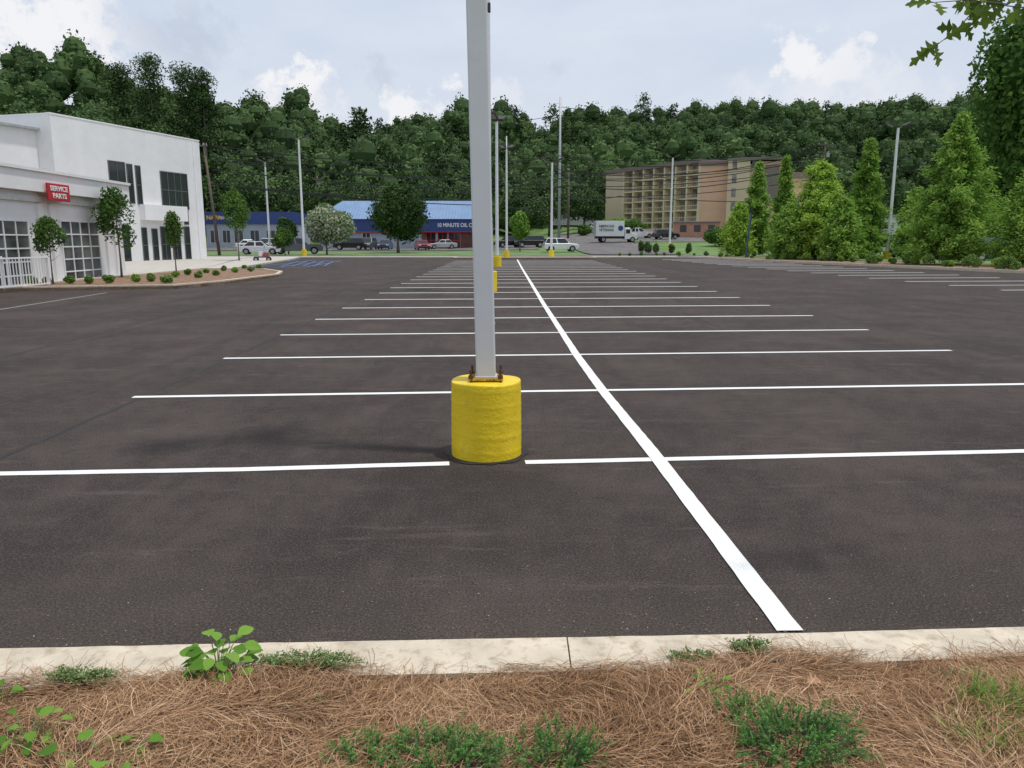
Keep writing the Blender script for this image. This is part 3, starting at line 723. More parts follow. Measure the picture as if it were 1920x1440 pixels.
vehicle('parked_car','silver sedan in front of the oil change building near the pole','car',828,124,'sedan','car_silver',R(200))
vehicle('parked_suv','black SUV right of the near pole, left of two','car',955,124,'suv','car_black',R(200))
vehicle('parked_suv','black SUV right of the near pole, right of two','car',994,122,'suv','car_black',R(190))
vehicle('parked_suv','white SUV seen side on beyond the far kerb, below the steel mast','car',1051,104,'suv','car_white',R(8))
vehicle('parked_suv','white SUV parked up the side road, left of two','car',1112,196,'suv','car_white',R(200))
vehicle('parked_pickup','white pickup parked up the side road near the hotel','pickup',1142,192,'pickup','car_white',R(190))
vehicle('parked_pickup','white pickup behind the cab of the box truck','pickup',1196,146,'pickup','car_white',R(10))
vehicle('parked_suv','black SUV parked below the hotel','car',1248,142,'suv','car_black',R(15))
vehicle('parked_car','grey sedan behind the shrubs and the lime green cypress on the right','car',1585,84,'sedan','car_grey',R(10))
vehicle('parked_suv','dark green SUV behind the large cypress at the right edge','car',1862,60,'suv','car_green',R(185))
vehicle('parked_car','silver car behind the right-hand cypresses','car',1715,70,'sedan','car_silver',R(185))
vehicle('parked_car','white car by the left edge of the blue shop','car',468,122,'sedan','car_white',R(30))
Yt=132; xt=(1153-960)/K*Yt
t=thing('box_truck','white box truck with black lettering parked left of the hotel','truck',(xt,Yt,float(tz(xt,Yt))+.06),R(6))
MB().box(-3.5,1.3,-1.15,1.15,1.0,3.5).build('cargo_box',M['car_white'],t,bevel=.04)
MB().prism([(1.42,.5),(3.5,.5),(3.55,1.3),(2.75,1.5),(2.3,2.35),(1.42,2.4)],-1.05,1.05).build('cab',M['car_white'],t,bevel=.07,seg=3)
for sy in (-1,1):
    MB().box(1.6,2.3,sy*1.05,sy*1.065,1.45,2.1).build('side_window',M['glass'],t)
    MB().box(3.5,3.58,sy*.55,sy*.95,.8,1.05).build('headlight',M['head'],t)
    for cx in (-2.2,2.75):
        w_=MB().cyl((cx,sy*.75,.46),(cx,sy*1.08,.46),.46,n=20).build('wheel',M['rubber'],t,bevel=.03); MB().cyl((cx,sy*1.06,.46),(cx,sy*1.1,.46),.26,n=12).build('rim',M['rim'],w_)
g_=MB(); pane_on(g_,[(2.75,-1.0,1.52),(2.75,1.0,1.52),(2.32,.95,2.3),(2.32,-.95,2.3)],.1,.06); g_.build('windscreen',M['glass'],t)
MB().box(-3.4,3.4,-.5,.5,.62,.98).build('chassis',M['plastic'],t)
MB().box(3.5,3.68,-1.05,1.05,.42,.68).build('bumper',M['plastic'],t,bevel=.03)
textmesh('AMERICAN\nVETERANS',.62,M['frame_dark'],t,loc=(-1.75,-1.16,2.3),ext=.004,bold=.015,sx=.85)
MB().cyl((.65,-1.155,2.3),(.65,-1.165,2.3),.45,n=20).build('emblem',M['blue_wall'],t)

p=G(492,491); t=thing('line_striping_machine','small wheeled line striping machine standing beside the far bays at left','machine',(p.x,p.y,0),R(15))
MB().box(-.6,.55,-.25,.25,.32,.40).build('frame',M['frame_dark'],t,bevel=.01)
MB().cyl((-.1,0,.40),(-.1,0,.78),.19,n=18).build('paint_tank',M['car_white'],t,bevel=.02)
MB().box(.12,.5,-.2,.2,.41,.72).build('engine',M['car_grey'],t,bevel=.04)
MB().tube([(-.55,-.24,.4),(-.85,-.25,.95),(-.85,.25,.95),(-.55,.24,.4)],.018,6).build('handlebar',M['steel'],t)
MB().box(.05,.45,-.26,-.21,.42,.58).build('spray_guard',M['red'],t)
for cx,sy in ((-.45,-1),(-.45,1),(.48,-1),(.48,1)):
    w_=MB().cyl((cx,sy*.27,.2),(cx,sy*.35,.2),.2,n=16).build('wheel',M['rubber'],t,bevel=.02); MB().cyl((cx,sy*.345,.2),(cx,sy*.356,.2),.1,n=10).build('rim',M['rim'],w_)

# ---------------------------------------------------------------- buildings
class Fac:
    def __init__(s,name,label,cat,A,B,z0=0.):
        s.A=Vector((A[0],A[1])); s.B=Vector((B[0],B[1])); d=s.B-s.A; s.L=d.length; s.u=d/s.L; s.z0=z0
        s.t=thing(name,label,cat,(A[0],A[1],z0),math.atan2(d.y,d.x))
    def sz(s,px,py):
        r=ray(px,py)
        det=r.x*(-s.u.y)+s.u.x*r.y
        k=(s.A.x*(-s.u.y)+s.u.x*s.A.y)/det; P=Vector((r.x*k,r.y*k)); return (P-s.A).dot(s.u), H+r.z*k-s.z0
    def rect(s,x0,y0,x1,y1):
        ym=(y0+y1)/2; xm=(x0+x1)/2; return s.sz(x0,ym)[0],s.sz(x1,ym)[0],s.sz(xm,y1)[1],s.sz(xm,y0)[1]
    def window(s,r,nx=1,ny=1,m='glass',fm='frame',fw=.06,name='window'):
        a,b_,c,d=r
        f=MB().box(a-fw,a,-.05,.0,c-fw,d+fw).box(b_,b_+fw,-.05,0,c-fw,d+fw).box(a,b_,-.05,0,d,d+fw).box(a,b_,-.05,0,c-fw,c)
        for i in range(1,nx): x=a+(b_-a)*i/nx; f.box(x-fw*.4,x+fw*.4,-.043,-.012,c,d)
        for j in range(1,ny): z=c+(d-c)*j/ny; f.box(a,b_,-.037,-.014,z-fw*.4,z+fw*.4)
        o=f.build(name,M[fm],s.t); MB().box(a,b_,-.010,.02,c,d).build('pane',M[m],o); return o
A=at(117,450,51.8); B=at(386,450,66.)
f=Fac('white_building','tall white two-storey building with dark strip windows at left','building',A,B)
Hm=9.6
MB().box(0,f.L,0,16,0,Hm).build('wall',M['wall'],f.t)
MB().box(-.03,f.L+.03,-.03,.3,Hm,Hm+.09).box(-.03,.27,.301,16,Hm-.02,Hm+.07).build('parapet_cap',M['wall2'],f.t)
MB().box(-14,-.01,1.2,14,0,Hm-1.).build('side_wing',M['wall'],f.t)
MB().box(-14.3,-.02,.9,14,Hm-.995,Hm-.85).build('roof',M['steel'],f.t)
f.window(f.rect(206,304,235,378),2,2,fm='frame_mid'); f.window(f.rect(240,309,249,380),1,2,fm='frame_mid'); f.window(f.rect(256,312,264,382),1,2,fm='frame_mid')
f.window(f.rect(303,325,351,390),4,2,fm='frame_mid',fw=.07)
f.window(f.rect(268,428,276,492),1,2,fm='frame_mid'); f.window(f.rect(287,430,296,492),1,2,fm='frame_mid')
f.window(f.rect(303,426,318,490),2,2,fm='frame_mid',fw=.06); f.window(f.rect(324,426,338,490),2,2,fm='frame_mid',fw=.06); f.window(f.rect(347,426,356,488),1,2,fm='frame_mid')
f.window(f.rect(210,422,224,495),1,2,fm='frame_mid',fw=.05); f.window(f.rect(230,422,243,495),1,2,fm='frame_mid',fw=.05)
f.window(f.rect(345,394,352,420),1,1,fm='frame_mid')
a,b_,c,d=f.rect(262,386,342,414)
MB().box(a,b_,-.5,-.01,c,c+1.15).build('canopy',M['wall2'],f.t)
MB().box(f.L-.9,f.L-.75,-.06,-.002,0,Hm-.1).build('downpipe',M['wall2'],f.t)
A=Vector((-16.95,18.)); B=Vector((-17.75,35.9))
f=Fac('service_wing','low white service building with glazed garage doors and red sign','building',(A.x,A.y),(B.x,B.y))
Hw=4.12
MB().box(0,f.L,0,12,0,Hw-.75).build('wall',M['wall'],f.t)
MB().box(-.2,f.L+.25,-.35,12,Hw-.745,Hw-.05).build('fascia',M['wall2'],f.t)
MB().box(-.25,f.L+.3,-.42,12,Hw-.045,Hw+.06).build('roof_edge',M['wall2'],f.t)
MB().box(-.2,f.L+.2,-.12,-.003,Hw-1.1,Hw-.9).build('trim_band',M['frame'],f.t)
for (x0,y0,x1,y1) in ((-40,414,56,545),(118,417,186,530)):
    f.window(f.rect(x0,y0,x1,y1),4,5,m='glass2',fm='wall2',fw=.06,name='garage_door')
f.window((1.2,4.4,.1,2.45),4,5,m='glass2',fm='wall2',fw=.06,name='garage_door')
for px in (78,100,200,216):
    s_,_=f.sz(px,450); MB().box(s_-.18,s_+.18,-.10,-.002,0,Hw-1.15).build('pilaster',M['wall2'],f.t)
a,b_,c,d=f.rect(64,345,106,377)
sg=thing('wall_sign','red service sign with white letters on the low white building','sign',(0,0,0))
sg.location=Vector((f.A.x,f.A.y,0))+Vector((f.u.x,f.u.y,0))*((a+b_)/2); sg.location.z=(c+d)/2; sg.rotation_euler=(0,0,f.t.rotation_euler.z)
Ws=(b_-a); Hs=(d-c)
MB().box(-Ws/2,Ws/2,-.50,-.425,-Hs/2,Hs/2).build('panel',M['red'],sg,bevel=.02)
textmesh('SERVICE',Hs*.40,M['white'],sg,loc=(0,-.51,Hs*.2),ext=.005,bold=.006,sx=Ws/(Hs*.40*4.3)*.95); textmesh('PARTS',Hs*.40,M['white'],sg,loc=(0,-.51,-Hs*.22),ext=.005,bold=.006,sx=Ws/(Hs*.40*4.3)*.95)
rl=thing('railing','white metal railing in front of the service building','railing',(-16.25,22.6,.12),R(86)); m=MB(); Lr=4.3
for k in range(31): xx=Lr*k/30; m.box(xx-.012,xx+.012,-.012,.012,.08,.93)
m.build('balusters',M['white'],rl); MB().box(0,Lr,-.025,.025,.931,.98).box(0,Lr,-.02,.02,.04,.079).build('rail',M['white'],rl)
for k in range(3): MB().box(Lr*k/2-.03,Lr*k/2+.03,.026,.07,0,1.02).build('post',M['white'],rl)
Yb=128.
A=at(598,450,Yb); B=at(918,450,Yb); z0=float(tz(-20,Yb))+.05
f=Fac('oil_change_shop','long oil change shop with blue metal roof and blue fascia','building',(A.x,A.y),(B.x,B.y),z0)
ze=f.sz(760,411)[1]; zr=f.sz(760,376)[1]; zf=f.sz(760,434)[1]
MB().box(0,f.L,0,14,0,zf).build('wall',M['bluegrey'],f.t)
MB().box(-.3,f.L+.3,-.5,14.3,zf+.005,ze).build('fascia',M['blue_wall'],f.t)
MB().box(-.31,f.L+.31,-.515,-.3,zf-.14,zf).build('red_stripe',M['red'],f.t)
zr+=.2
rf=MB(); e0,e1=-.6,f.L+.6; rf.add([(e0,-.8,ze+.01),(e1,-.8,ze+.01),(e1,14.6,ze+.01),(e0,14.6,ze+.01),(e0+3.5,5.5,zr),(e1-3.5,5.5,zr)],[(0,1,5,4),(1,2,5),(2,3,4,5),(3,0,4),(3,2,1,0)])
ro_=rf.build('roof',M['blue_roof'],f.t)
rb=MB()
for k in range(1,56):
    x=e0+(e1-e0)*k/56
    tp=min(1,(x-e0)/3.5,(e1-x)/3.5); y1=-.8+6.3*tp; z1=ze+.01+(zr-ze)*tp
    rb.tube([(x,-.8,ze+.04),(x,y1,z1+.03)],.03,4)
rb.build('seam',M['blue_roof'],ro_)
for (x0,x1) in ((638,652),(680,694),(800,816),(822,838),(842,862)):
    r=f.rect(x0,437,x1,462); f.window((r[0],r[1],.1,r[3]),2,2,m='glass',fm='frame' if x0<700 else 'red',fw=.1,name='bay_door')
MB().box(f.sz(796,450)[0]-.4,f.sz(796,450)[0]+.2,-.12,-.002,0,zf-.15).build('pier',M['brick'],f.t)
MB().box(f.sz(864,450)[0],f.L-.02,-.12,-.002,0,zf-.15).build('pier',M['brick'],f.t)
textmesh('10 MINUTE OIL CHANGE',.85,M['white'],f.t,loc=(f.sz(820,422)[0],-.54,(ze+zf)/2),ext=.01,align='LEFT',bold=.02,sx=.86)
textmesh('TIRE',.85,M['white'],f.t,loc=(f.sz(652,422)[0],-.54,(ze+zf)/2),ext=.01,bold=.02,sx=.9)
Yn=134.; A=at(388,450,Yn); B=at(548,450,Yn); z0=float(tz(-45,Yn))+.05
f=Fac('parts_shop','low blue auto parts shop behind the white building','building',(A.x,A.y),(B.x,B.y),z0)
ze=f.sz(460,397)[1]; zf=f.sz(460,420)[1]
MB().box(0,f.L,0,12,0,zf).build('wall',M['bluegrey'],f.t)
MB().box(-.1,f.L+.1,-.3,12,zf+.005,ze).build('fascia',M['blue_wall'],f.t)
textmesh('NAPA',.95,M['yellowtxt'],f.t,loc=(f.sz(402,408)[0],-.33,(ze+zf)/2),ext=.01,bold=.03); textmesh('AUTO PARTS',.7,M['white'],f.t,loc=(f.sz(430,408)[0],-.33,(ze+zf)/2),ext=.01,bold=.01,sx=.7)
for (x0,x1) in ((395,410),(418,432),(440,456),(470,486),(500,516)):
    r=f.rect(x0,432,x1,455); f.window(r,2,1,m='glass',fm='frame',fw=.08)
z0=3.0
A=at(1134,450,206); B=at(1306,450,176)
f=Fac('hotel','tan hotel with rows of balconies below the wooded hill','building',(A.x,A.y),(B.x,B.y),z0)
zt=f.sz(1306,301)[1]
MB().box(0,f.L,1.0,16,0,zt-.6).build('wall',M['recess'],f.t)
MB().box(-.4,f.L+.2,-.3,16.2,zt-.595,zt+.3).build('parapet',M['brownroof'],f.t)
MB().box(0,7.5,-.05,.995,0,zt-.6).build('end_wall',M['tan'],f.t)
nf=6; nb=7; x0=7.5; bw=(f.L-x0)/nb; fh=(zt-.65)/nf
for i in range(nb+1): MB().box(x0+i*bw-.25,x0+i*bw+.25,-.12,.99,0,zt-.605).build('column',M['cream'],f.t)
for j in range(nf):
    for i in range(nb):
        a=x0+i*bw+.255; b_=x0+(i+1)*bw-.255
        z=j*fh
        o=MB().box(a,b_,-.05,.99,z,z+.3).build('balcony',M['cream'],f.t)
        r_=MB().box(a,b_,-.04,.0,z+1.15,z+1.25)
        for k in range(7): xx=a+(b_-a)*k/6; r_.box(xx-.03,xx+.03,-.03,-.0,z+.301,z+1.149)
        r_.build('railing',M['cream'],o)
        MB().box(a+.5,b_-.9,.96,.999,z+.3,z+2.2).build('window',M['curtain'],f.t)
f2=Fac('hotel_tower','peach and tan front block of the hotel with dark vertical sign panel','building',(B.x,B.y),(at(1456,450,172)).xy,z0)
q=lambda px:f2.sz(px,450)[0]
zt2=f2.sz(1380,302)[1]
MB().box(.02,q(1358),.0,14,0,zt2-.8).build('wall',M['peach'],f2.t)
MB().box(q(1358)+.01,q(1398),-2.5,13,0,zt2-.1).build('wall',M['tan'],f2.t)
MB().box(q(1398)+.01,q(1420),-1.2,13,0,zt2-.8).build('wall',M['tan'],f2.t)
MB().box(q(1420)+.01,f2.L,-2.,13,0,zt2-.4).build('wall',M['peach'],f2.t)
MB().box(-.2,q(1359),-.3,14.2,zt2-.79,zt2+.0).build('parapet',M['brownroof'],f2.t)
MB().box(q(1357),f2.L+.4,-2.8,13.3,zt2-.095,zt2+.5).build('parapet',M['brownroof'],f2.t)
MB().box(q(1424),q(1452),-2.3,-2.01,zt2-9.,zt2-1.2).build('sign_panel',M['brownroof'],f2.t)
for j in range(5):
    MB().box(q(1402),q(1417),-1.25,-1.195,2.+j*2.9,3.8+j*2.9).build('window',M['curtain'],f2.t)
    MB().box(q(1366),q(1374),-2.55,-2.495,2.+j*2.9,3.8+j*2.9).build('window',M['curtain'],f2.t)
f3=Fac('annex_building','low peach hotel annex with brown roof band behind the cypresses','building',(at(1456,450,176)).xy,(at(1510,450,178)).xy,z0)
MB().box(0.02,f3.L,0,10,0,f3.sz(1480,333)[1]).build('wall',M['peach'],f3.t); zz=f3.sz(1480,333)[1]
MB().box(-.0,f3.L+.3,-.3,10.2,zz+.005,zz+1.2).build('parapet',M['brownroof'],f3.t)
for s_ in (1,4): MB().box(s_,s_+1.2,-.04,.01,6,8).build('window',M['curtain'],f3.t)
A=at(1262,450,150); B=at(1348,450,148); z0=float(tz(A.x,150))+.0
f4=Fac('brick_building','low orange brick building in front of the hotel','building',A.xy,B.xy,z0)
zz=f4.sz(1300,418)[1]; M['obrick']=mat('orange_brick',(.44,.24,.16),.9,0,.15,2)
MB().box(0,f4.L,0,8,-.2,zz).build('wall',M['obrick'],f4.t); MB().box(-.15,f4.L+.15,-.15,8.2,zz+.004,zz+.25).build('roof_edge',M['brownroof'],f4.t)
for k in range(3): MB().box(1.2+k*2.6,2.4+k*2.6,-.03,.01,1.,2.3).build('window',M['glass'],f4.t)
A=at(1175,450,165); B=at(1262,450,158)
w_=Fac('retaining_wall','low tan wall between the side road and the hotel','wall',A.xy,B.xy,2.2); MB().box(0,w_.L,0,.4,0,1.6).build('wall',M['tan'],w_.t); MB().box(-.05,w_.L+.05,-.05,.45,1.604,1.72).build('coping',M['cream'],w_.t)
x=(1072-960)/K*205; t=thing('semi_trailer','long white trailer parked up the slope behind the steel mast','trailer',(x,205,float(tz(x,205))),R(5))
MB().box(-6,6,-1.2,1.2,1.1,3.9).build('cargo_box',M['car_silver'],t,bevel=.04)
for cx in (-4.5,-3.3,4.2):
    for sy in (-1,1): MB().cyl((cx,sy*.8,.5),(cx,sy*1.15,.5),.5,n=14).build('wheel',M['rubber'],t)
MB().box(-5.8,5.8,-.5,.5,.75,1.09).build('chassis',M['plastic'],t)
f5=Fac('white_shed','low white shed glimpsed behind the right-hand trees','building',at(1600,450,120).xy,at(1680,450,120).xy,2.)
MB().box(0,f5.L,0,8,0,3.2).build('wall',M['wall'],f5.t); MB().box(-.3,f5.L+.3,-.3,8.3,3.204,3.4).build('roof',M['steel'],f5.t); MB().box(1,2.4,-.03,.01,.9,2.).build('window',M['glass'],f5.t)

# ---------------------------------------------------------------- trees
def tree(name,label,px,Y,Hh,crown,m,tr=.1,th=None,limbs=5,spread=1.,group=None,cat='tree',z=None,seed=1,start=.35,x=None):
    x=(px-960)/K*Y if x is None else x; zz=float(tz(x,Y)) if z is None else z
    t=thing(name,label,cat,(x,Y,zz),random.uniform(0,6.28),group)
    trunk_mb(th or Hh*.8,tr,limbs,spread,seed,start).build('trunk',M['trunk'],t,smooth=True)
    Q,S=crown; soup('crown',Q,S,M[m],t); return t
CY='bald cypresses along the right kerb'
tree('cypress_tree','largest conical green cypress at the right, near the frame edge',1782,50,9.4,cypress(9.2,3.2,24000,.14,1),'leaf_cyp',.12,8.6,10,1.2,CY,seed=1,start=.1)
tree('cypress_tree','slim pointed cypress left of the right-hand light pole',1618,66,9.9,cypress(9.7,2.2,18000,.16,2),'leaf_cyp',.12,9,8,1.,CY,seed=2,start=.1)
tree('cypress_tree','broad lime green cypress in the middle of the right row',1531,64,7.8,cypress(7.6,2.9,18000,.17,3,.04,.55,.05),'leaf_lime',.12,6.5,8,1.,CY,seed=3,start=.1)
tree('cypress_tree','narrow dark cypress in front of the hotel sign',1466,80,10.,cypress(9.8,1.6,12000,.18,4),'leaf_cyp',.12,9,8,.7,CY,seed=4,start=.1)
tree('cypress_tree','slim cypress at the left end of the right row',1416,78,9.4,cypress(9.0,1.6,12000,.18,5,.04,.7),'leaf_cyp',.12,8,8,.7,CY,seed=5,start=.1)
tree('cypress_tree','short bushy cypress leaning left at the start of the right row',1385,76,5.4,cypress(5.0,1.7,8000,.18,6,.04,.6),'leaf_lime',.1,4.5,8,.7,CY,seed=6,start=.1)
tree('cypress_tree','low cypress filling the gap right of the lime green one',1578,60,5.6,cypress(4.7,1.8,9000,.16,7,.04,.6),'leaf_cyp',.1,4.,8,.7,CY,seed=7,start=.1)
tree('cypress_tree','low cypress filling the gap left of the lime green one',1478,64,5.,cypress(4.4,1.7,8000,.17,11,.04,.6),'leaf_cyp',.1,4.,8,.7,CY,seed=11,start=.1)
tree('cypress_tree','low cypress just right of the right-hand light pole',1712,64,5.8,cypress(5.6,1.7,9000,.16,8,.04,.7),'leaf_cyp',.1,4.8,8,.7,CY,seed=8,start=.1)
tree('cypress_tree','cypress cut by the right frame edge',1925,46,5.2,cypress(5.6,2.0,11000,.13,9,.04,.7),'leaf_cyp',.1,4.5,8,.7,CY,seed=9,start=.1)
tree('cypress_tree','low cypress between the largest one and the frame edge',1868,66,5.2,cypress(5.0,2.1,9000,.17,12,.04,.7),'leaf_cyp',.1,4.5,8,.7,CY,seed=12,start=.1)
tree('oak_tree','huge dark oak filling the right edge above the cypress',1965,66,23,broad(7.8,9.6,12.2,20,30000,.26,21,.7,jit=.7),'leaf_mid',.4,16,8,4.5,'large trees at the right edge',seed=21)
tree('oak_tree','dark oak behind the largest cypress, left of the huge one',1868,90,20,broad(6.4,9.,10.6,18,15000,.32,22,.7,tone=-.04,jit=.7),'leaf_mid',.35,14,8,4.,'large trees at the right edge',seed=22)
tree('oak_tree','dark tree rising behind the light pole at right',1765,110,15,broad(5.8,6.8,7.6,14,10000,.36,23,.72,tone=-.06,jit=.7),'leaf_dark',.3,11,8,3.,'large trees at the right edge',seed=23)
tree('magnolia_tree','round dense dark magnolia in front of the oil change shop',746,102,9.2,broad(3.7,4.4,4.9,18,13000,.19,31,.8,tone=-.08,jit=.8),'leaf_dark',.2,6,6,1.5,seed=31)
tree('myrtle_tree','broad crape myrtle with pale blossom beside the tall light pole',612,90,5.6,broad(3.2,2.6,3.2,14,10000,.16,32,.65,tone=.12,jit=.8),'leaf_bloom',.1,3.6,8,1.8,seed=32,start=.1)
tree('small_tree','small green tree right of the shorter light pole',540,93,4.2,broad(1.6,1.9,2.6,8,3500,.16,33,.7),'leaf_dark',.08,3,5,.8,seed=33)
tree('small_tree','small light green tree between the black SUVs and the light pole',975,108,5.4,broad(1.6,2.6,3.4,8,3500,.18,34,.5,tone=-.1),'leaf_cyp',.08,3.6,5,.8,seed=34)
SG='young trees in the planting bed by the white building'
tree('young_tree','young holly tree standing in the bed right of the red sign',222,33,4.0,broad(.95,1.5,2.5,15,4600,.062,41,0,.36,jit=1.,cv=.2),'leaf_mid',.04,3.5,8,.7,SG,seed=41,z=.1)
tree('young_tree','bushy young holly tree in front of the garage doors at far left',91,27.8,2.6,broad(.68,.80,1.75,14,3200,.052,42,0,.36,jit=1.,cv=.2),'leaf_mid',.03,2.1,8,.5,SG,seed=42,z=.1)
tree('young_tree','slim young tree in front of the building entrance',326,36,3.0,broad(.55,1.05,2.0,12,2500,.058,43,0,.36,jit=1.,cv=.2),'leaf_mid',.03,2.6,8,.4,SG,seed=43,z=.1)
tree('young_tree','young tree with pale airy top right of the white building',446,60,5.9,broad(1.2,2.2,3.8,14,4200,.09,44,0,.38,tone=.08,jit=1.,cv=.2),'leaf_mid',.05,4.8,8,.7,SG,seed=44)
tree('young_tree','low leafy tree in front of the dark grey pickup',533,84,3.4,broad(1.3,1.4,1.9,8,2500,.12,45,.6),'leaf_mid',.05,2.4,6,.7,seed=45)
SH='clipped shrubs in the left island'
def shrub(px,py,r,label,group,m='shrub',z=.1,seed=1,hh=None):
    r*=.8; p=G(px,py,z); hh=hh or r*.8; t=thing('shrub',label,'shrub',(p.x,p.y,z),random.uniform(0,6),group)
    Q,S=broad(r,hh,hh*.8,9,1000,.036,seed,.65,.45,jit=1.); soup('foliage',Q,S,M[m],t)
    MB().tube([(0,0,-.02),(0,0,hh*.8)],[.02,.01],6).build('stem',M['trunk'],t)
spots=[(60,534,.26),(88,533,.25),(131,532,.26),(168,532,.27),(205,531,.29),(150,520,.22),(255,529,.28),(284,528,.28),(312,531,.30),(330,520,.26),(352,516,.26),(372,521,.24),(388,512,.22),(405,517,.24),(420,508,.22),(440,511,.24),(458,505,.22),(470,509,.22),(485,504,.22)]
for i,(a,b_,r) in enumerate(sorted(spots)): shrub(a,b_,r,'clipped round shrub, number %s from the left in the island bed'%['one','two','three','four','five','six','seven','eight','nine','ten','eleven','twelve','thirteen','fourteen','fifteen','sixteen','seventeen','eighteen','nineteen'][i],SH,'shrub' if i%3 else 'leaf_cyp',seed=50+i)
SR='low shrubs along the right kerb'
lab_r='low green shrub on the mulch strip along the right kerb'
for i in range(34):
    u=i/33; px=1160+u*770+random.uniform(-8,8); yc=float(np.interp(px,[1130,1300,1500,1920],[482,483,492,510]))
    p=G(px,yc-random.uniform(2.5,5.),.1); t=thing('shrub',lab_r,'shrub',(p.x,p.y,.1),0,SR)
    r=random.uniform(.2,.42)*(1.3 if px>1480 else .7); Q,S=broad(r,r*.9,r*.7,7,800,.05,200+i,.6,jit=1.); soup('foliage',Q,S,M['shrub' if i%3 else 'leaf_cyp'],t)
for i,(px,Y,r) in enumerate(((1232,84,.8),(1262,84,.7),(1245,84,.9),(1296,85,.7),(1332,84,.75))):
    x=(px-960)/K*Y; t=thing('shrub','dark upright shrub on the grass verge below the hotel','shrub',(x,Y+10,float(tz(x,Y+10))),0,'upright shrubs on the verge'); Q,S=broad(r*.7,r,r*.9,7,900,.08,260+i,.7); soup('foliage',Q,S,M['leaf_dark'],t)
for i,(px,Y,r) in enumerate(((1165,170,3.),(1190,168,2.6),(1140,172,2.4),(1096,160,1.8),(1380,120,3.),(1350,122,2.6))):
    x=(px-960)/K*Y; t=thing('bush','rounded green bush below the hotel','bush',(x,Y,float(tz(x,Y))),0,'bushes below the hotel'); Q,S=broad(r,r*.75,r*.6,8,1600,.22,280+i,.75); soup('foliage',Q,S,M['leaf_mid' if i%2 else 'leaf_cyp'],t)
x=(1400-960)/K*70; t=thing('dark_post','slender dark leaning post at the left end of the cypress row','post',(x,70,.1)); MB().tube([(0,0,0),(.12,0,2.),(.28,0,3.9)],.09,8).build('post',M['car_blue'],t); MB().box(.08,.46,-.12,.12,3.9,4.15).build('cap',M['plastic'],t)

def pine_crown(Hh,Rr,n,ls,seed):
    r=np.random.default_rng(seed); Qs=[];Ss=[]
    for i in range(16):
        t=.38+.62*(i/15); az=r.uniform(0,6.28); rad=Rr*(1.05-t)*1.5*r.uniform(.2,1.); c=np.array([math.cos(az)*rad,math.sin(az)*rad,Hh*(t-.03)]); ax=np.array([Rr*.46,Rr*.46,Rr*.28])*r.uniform(.7,1.2)
        k=n//16; nn=unit(r.normal(size=(k,3))); pos=c+nn*ax*r.uniform(.3,1.1,(k,1)); Qs.append(diamonds(pos,r.normal(size=(k,3))+np.array([0,0,.8]),r.uniform(.6,1.3,k)*ls,.45)); Ss.append(np.clip(.36+r.uniform(-.12,.12)+r.normal(size=k)*.13,0,1))
    return np.concatenate(Qs),np.concatenate(Ss)
for px,top,Y,Rr,lab in ((306,104,178,5.6,'tall pine with open crown standing highest on the skyline behind the white building'),(362,124,180,5.2,'second tall pine on the skyline, right of the highest one'),(398,132,182,4.6,'third skyline pine at the right end of the left wood'),(250,122,182,5.2,'pine left of the highest skyline pine')):
    x=(px-960)/K*Y; z=float(tz(x,Y)); Hh=at(px,top,Y).z-z
    tree('pine_tree',lab,px,Y,Hh,pine_crown(Hh,Rr*1.2,8000,.30,px),'forest',.35,Hh*.96,8,1.8,'skyline pines on the left',seed=px,start=.5)
EG='trees at the foot of the wooded hill'
labs=['large dark tree at the foot of the hill behind the white building','mid green tree at the foot of the hill above the blue shops','bright tree at the foot of the hill left of the hotel','dark tree at the foot of the hill behind the hotel']
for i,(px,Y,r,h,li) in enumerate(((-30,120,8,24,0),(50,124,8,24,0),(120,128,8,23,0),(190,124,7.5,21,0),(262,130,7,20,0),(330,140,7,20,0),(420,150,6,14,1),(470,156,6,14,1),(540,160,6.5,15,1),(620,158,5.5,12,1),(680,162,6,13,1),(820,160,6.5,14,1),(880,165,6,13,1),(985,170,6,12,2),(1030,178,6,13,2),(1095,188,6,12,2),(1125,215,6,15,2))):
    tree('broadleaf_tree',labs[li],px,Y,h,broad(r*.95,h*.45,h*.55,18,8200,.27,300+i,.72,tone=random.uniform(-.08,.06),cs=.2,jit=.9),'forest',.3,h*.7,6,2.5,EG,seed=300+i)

# woodland
tmpl=[]
for k in range(12): tmpl.append(broad(6.2,6.8,7.8,15,1150,.38,400+k,.84,.44,jit=.9,cs=.26,cv=.12))
for k in range(3): tmpl.append(pine_crown(17,5.6,900,.48,450+k))
Qs=[];Ss=[]; rw=np.random.default_rng(5)
Y=168.
while Y<345:
    a=-.72
    while a<.74:
        aa=a+rw.uniform(-.5,.5)*8./Y; yy=Y+rw.uniform(-4.5,4.5); x=aa*yy
        y0=165+50*float(sstep(-.1,.1,aa)); yr=235+90*float(sstep(-.40,-.2,aa))
        if yy>y0+2 and yy<yr+8:
            ispine=rw.random()<.12; q,s=tmpl[rw.integers(12,15)] if ispine else tmpl[rw.integers(0,12)]
            sc_=float(np.exp(rw.normal(0,.2)))*.96; sc_=min(max(sc_,.6),1.45); th=rw.uniform(0,6.28); c,sn=math.cos(th),math.sin(th)
            rot=np.array([[c,sn,0],[-sn,c,0],[0,0,1]]); z=float(tz(x,yy))
            zsc=sc_*rw.uniform(.8,1.12)
            Qs.append((q@rot)*np.array([sc_,sc_,zsc])+np.array([x,yy,z-1.])); Ss.append(np.clip(s+rw.uniform(-.18,.16),0,1))
        a+=rw.uniform(5.6,8.4)/Y
    Y+=8.
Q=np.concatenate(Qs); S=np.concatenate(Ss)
print('woodland trees',len(Qs),'quads',len(Q))
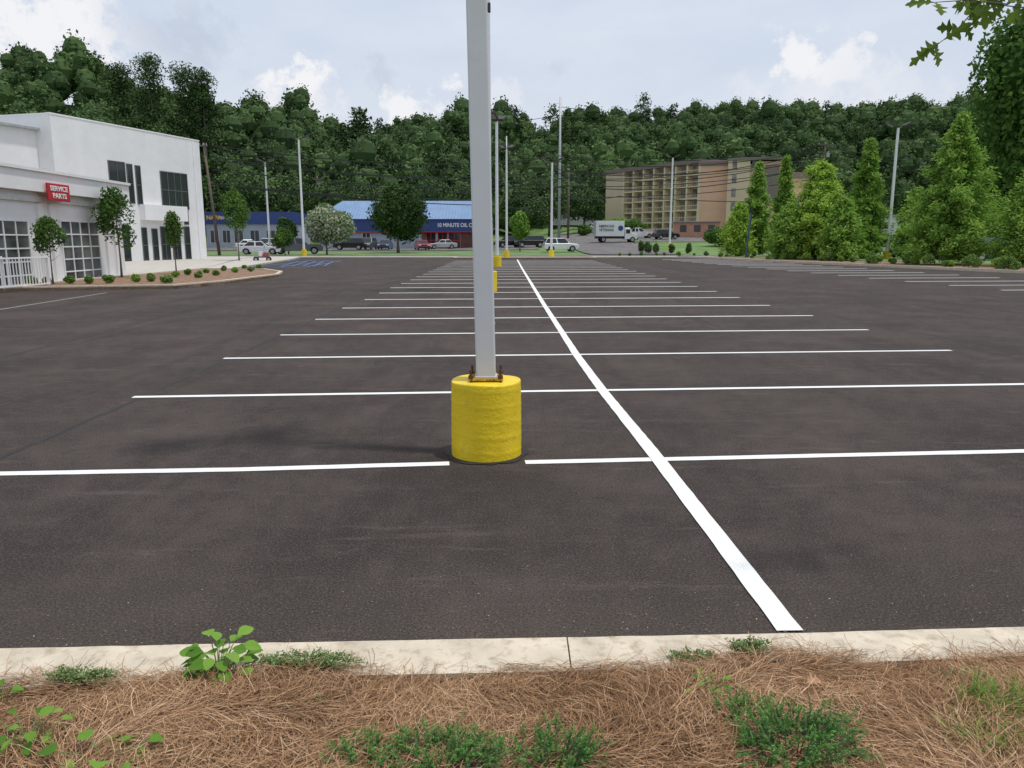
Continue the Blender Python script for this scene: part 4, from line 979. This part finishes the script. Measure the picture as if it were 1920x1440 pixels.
tag(soup('woodland',Q,S,M['forest']),'dense dark green wood covering the hills behind the buildings','woodland',kind='stuff')

# ---------------------------------------------------------------- camera, sun, world
cam=bpy.data.cameras.new('camera'); co=bpy.data.objects.new('camera',cam); col.objects.link(co)
co.location=(0,0,H); co.rotation_euler=(math.pi/2-PITCH,0,0); cam.sensor_width=36; cam.lens=F/1920*36; cam.clip_start=.05; cam.clip_end=6000
sc.camera=co
shv=Vector((-2.4,.5,-9.)).normalized()
elev=math.asin(-shv.z); az=math.atan2(-shv.x,-shv.y)
sun=bpy.data.lights.new('sun','SUN'); so=bpy.data.objects.new('sun',sun); col.objects.link(so)
sun.energy=2.45; sun.angle=R(3.); sun.color=(1,.965,.90); so.rotation_euler=shv.to_track_quat('-Z','Y').to_euler()
w=bpy.data.worlds.new('World'); sc.world=w; w.use_nodes=True; nt=w.node_tree; bg=nt.nodes['Background']; bg.inputs[1].default_value=.112
sky=N(nt,'ShaderNodeTexSky',sky_type='NISHITA'); sky.sun_disc=False; sky.sun_elevation=elev; sky.sun_rotation=az; sky.air_density=1.2; sky.dust_density=2.
tc=N(nt,'ShaderNodeTexCoord').outputs['Generated']
sep=N(nt,'ShaderNodeSeparateXYZ'); nt.links.new(tc,sep.inputs[0])
hz=ramp(nt,sep.outputs[2],[(.0,(.74,.77,.82)),(.2,(.60,.66,.77)),(.45,(.54,.62,.76)),(1.,(.69,.72,.78))])
k10=N(nt,'ShaderNodeVectorMath',operation='SCALE'); nt.links.new(hz,k10.inputs[0]); k10.inputs['Scale'].default_value=10.
base=mixc(nt,.88,sky.outputs[0],k10.outputs[0])
mp=N(nt,'ShaderNodeMapping'); mp.inputs['Scale'].default_value=(1,1,2.6); nt.links.new(tc,mp.inputs[0])
soft=mrange(nt,noise_n(nt,mp.outputs[0],2.6,5,.6),.42,.70,0,.5)
base=mixc(nt,soft,base,(7.3,7.7,8.3))
n1=noise_n(nt,tc,24.,7,.66)
nq=mathn(nt,'MULTIPLY',mathn(nt,'SUBTRACT',n1,.5),5.2)
def cloud(base,px,py,r,colr,dens=1.,sq=1.6,edge=.6):
    d=ray(px,py).normalized()
    v=N(nt,'ShaderNodeVectorMath',operation='SUBTRACT'); nt.links.new(tc,v.inputs[0]); v.inputs[1].default_value=d
    v2=N(nt,'ShaderNodeVectorMath',operation='MULTIPLY'); nt.links.new(v.outputs[0],v2.inputs[0]); v2.inputs[1].default_value=(1,1,sq)
    l=N(nt,'ShaderNodeVectorMath',operation='LENGTH'); nt.links.new(v2.outputs[0],l.inputs[0])
    q=mathn(nt,'ADD',mathn(nt,'MULTIPLY',l.outputs['Value'],1/r),nq)
    m_=mrange(nt,q,1.1,1.1-edge,0,dens)
    return mixc(nt,m_,base,colr)
wht=(8.2,8.2,8.35); gry=(4.7,5.3,6.3); lt=(7.2,7.4,7.9)
base=cloud(base,90,70,.10,lt,.8); base=cloud(base,60,60,.07,wht,.85)
base=cloud(base,400,85,.050,gry,.6,1.6,1.); base=cloud(base,300,60,.045,gry,.5,1.5,1.); base=cloud(base,705,140,.028,gry,.5,1.,.9); base=cloud(base,1040,125,.022,gry,.35,1.5,1.)
base=cloud(base,560,180,.042,lt,.9,1.3); base=cloud(base,555,158,.028,wht,.9,1.2); base=cloud(base,765,210,.045,wht,.85,1.9); base=cloud(base,610,212,.035,lt,.7)
base=cloud(base,850,160,.018,wht,.8); base=cloud(base,940,188,.032,lt,.6)
base=cloud(base,1510,150,.075,lt,.7,1.6,.9); base=cloud(base,1490,112,.034,wht,.8,1.4); base=cloud(base,1565,122,.026,wht,.6,1.4); base=cloud(base,1635,72,.012,wht,.7,1.6)
base=cloud(base,1650,165,.08,lt,.5,2.2,1.)
nt.links.new(base,bg.inputs[0])
sc.view_settings.view_transform='Standard'; sc.view_settings.look='None'; sc.view_settings.exposure=0
